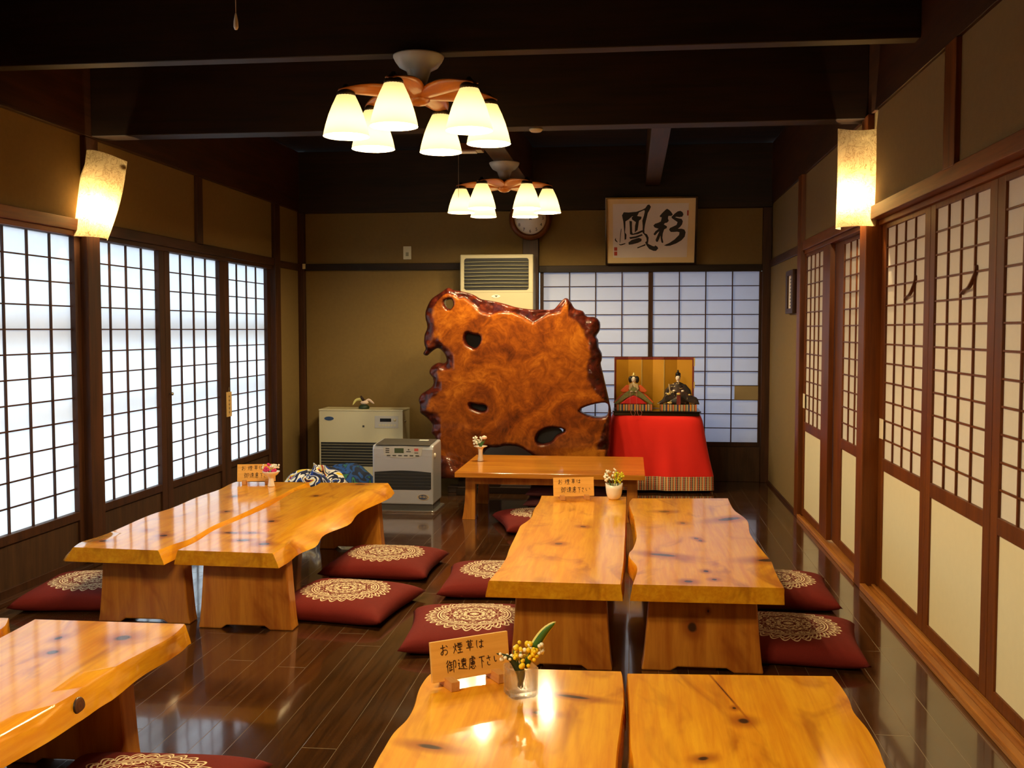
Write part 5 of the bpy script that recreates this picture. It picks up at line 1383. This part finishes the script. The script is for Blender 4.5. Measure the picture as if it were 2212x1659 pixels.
def ceiling_lamp(loc, a0, label):
    r = thing('ceiling_lamp', label, 'ceiling lamp', loc, 0, 'six-shade ceiling lamps')
    MB().lathe([(0.018, -0.125), (0.030, -0.118), (0.042, -0.088), (0.050, -0.064), (0.056, -0.058), (0.082, -0.044), (0.098, -0.022), (0.106, -0.006), (0.106, 0.0)], 40).build('canopy', 'canopy', r)
    MB().lathe([(0.010, -0.205), (0.030, -0.200), (0.046, -0.186), (0.048, -0.168), (0.030, -0.150), (0.028, -0.120)], 28).build('hub', 'blade', r)
    bm_ = None; sm = None; so = None
    for k in range(6):
        a = math.radians(a0 + 60 * k)
        if bm_ is None:
            b = bm_ = blade_mesh().build('blade', 'blade', r, solid=0.007)
            s_ = sm = shade_mesh().build('shade', 'shade', r)
            q = so = MB().lathe([(0.039, -0.004), (0.037, 0.010), (0.026, 0.024), (0.016, 0.032), (0.008, 0.044)], 20).build('socket', 'brass', r)
        else:
            b, s_, q = bm_.copy(), sm.copy(), so.copy()
            for o in (b, s_, q): C.objects.link(o)
        b.rotation_euler = (0, 0, a); b.location = (0, 0, -0.188)
        x, y = 0.302 * math.cos(a), 0.302 * math.sin(a)
        s_.location = (x, y, -0.346); q.location = (x, y, -0.179)
        point('bulb', r, (x, y, -0.346 + 0.032), SHADE_W, 0.026)
    return r
ceiling_lamp((-0.885, 4.27, 2.385), -97, 'big six-shade ceiling lamp with wooden blades on the nearer beam')
ceiling_lamp((-0.885, 1.35, 2.385), -97, 'unseen ceiling lamp added overhead to light what faces the viewer')  # extra lamp out of frame, added to brighten surfaces facing the camera
ceiling_lamp((-0.885, 7.19, 2.41), 7, 'far six-shade ceiling lamp with wooden blades, smaller in the photo')

# ---- paper sconces on the posts
def sconce(loc, rz, W_, Hs, bulge, lean, shear, label, bulb):
    r = thing('paper_sconce', label, 'wall lamp', loc, rz, 'paper wall lamps')
    m = MB()
    def f(u, v):
        a = PI * (u - 0.5) * 0.96
        return Vector((W_ / 2 * math.sin(a) * (0.92 + 0.08 * v) + shear * (v - 0.5) + 0.02 * math.sin(3 * v) * u, -bulge * math.cos(a) - lean * (v - 0.5), Hs * (v - 0.5) + 0.018 * math.sin(5 * u + 1) * (v > 0.9) - 0.03 * shear * 3 * (u - 0.5)))
    m.grid(f, 24, 24); m.build('paper_shade', 'washi', r)
    m = MB(); m.box(-0.03, 0.03, -0.015, 0.0, -0.10, 0.12); m.build('backplate', 'brown', r)
    MB().lathe([(0.016, -0.02), (0.018, 0.0), (0.018, 0.05), (0.012, 0.06)], 14, (bulb[0], -bulge * 0.45, bulb[1] - 0.09)).build('bulb_holder', 'cream', r)
    point('bulb', r, (bulb[0], -bulge * 0.45, bulb[1]), SCONCE_W, 0.02)
    return r
sconce((1.085, 5.115, 1.965), math.radians(-52), 0.225, 0.46, 0.11, 0.0, 0.01, 'upright washi paper sconce on the post by the sliding doors', (0.0, -0.09))
sconce((-2.775, 5.115, 1.935), math.radians(46), 0.215, 0.43, 0.12, -0.02, 0.105, 'tilted washi paper sconce on the post between the bright windows', (-0.02, -0.08))

# ---- ceiling fittings
t = thing('emergency_light', 'small wooden ceiling light box with pull string near the far lamp', 'light fitting', (-1.03, 6.45, 2.41))
MB().box(-0.13, 0.10, -0.06, 0.06, -0.045, 0.0).build('box', 'brown', t, 0.004)
MB().box(-0.085, 0.06, -0.04, 0.04, -0.052, -0.044).build('lens', 'panel', t, 0.003)
MB().tube([(-0.055, 0.0, -0.05), (-0.055, 0.0, -0.33)], 0.0012, 6).build('pull_string', 'wire', t)
tag(MB().lathe([(0.034, 0.0), (0.034, -0.006), (0.026, -0.014)][::-1], 28, (-0.478, 5.175, 2.25)).build('ceiling_sensor', 'cream'), 'small round pale sensor under the deep cross beam', 'sensor')
t = thing('pull_cord', 'thin pull cord with a white drop handle hanging at the top', 'pull cord', (-1.175, 3.0, 2.75))
MB().tube([(0, 0, 0), (0, 0, -0.562)], 0.0012, 6).build('cord', 'wire', t)
MB().lathe([(0.004, -0.608), (0.0075, -0.600), (0.007, -0.585), (0.0035, -0.566), (0.002, -0.560)], 14).build('handle', 'white', t)
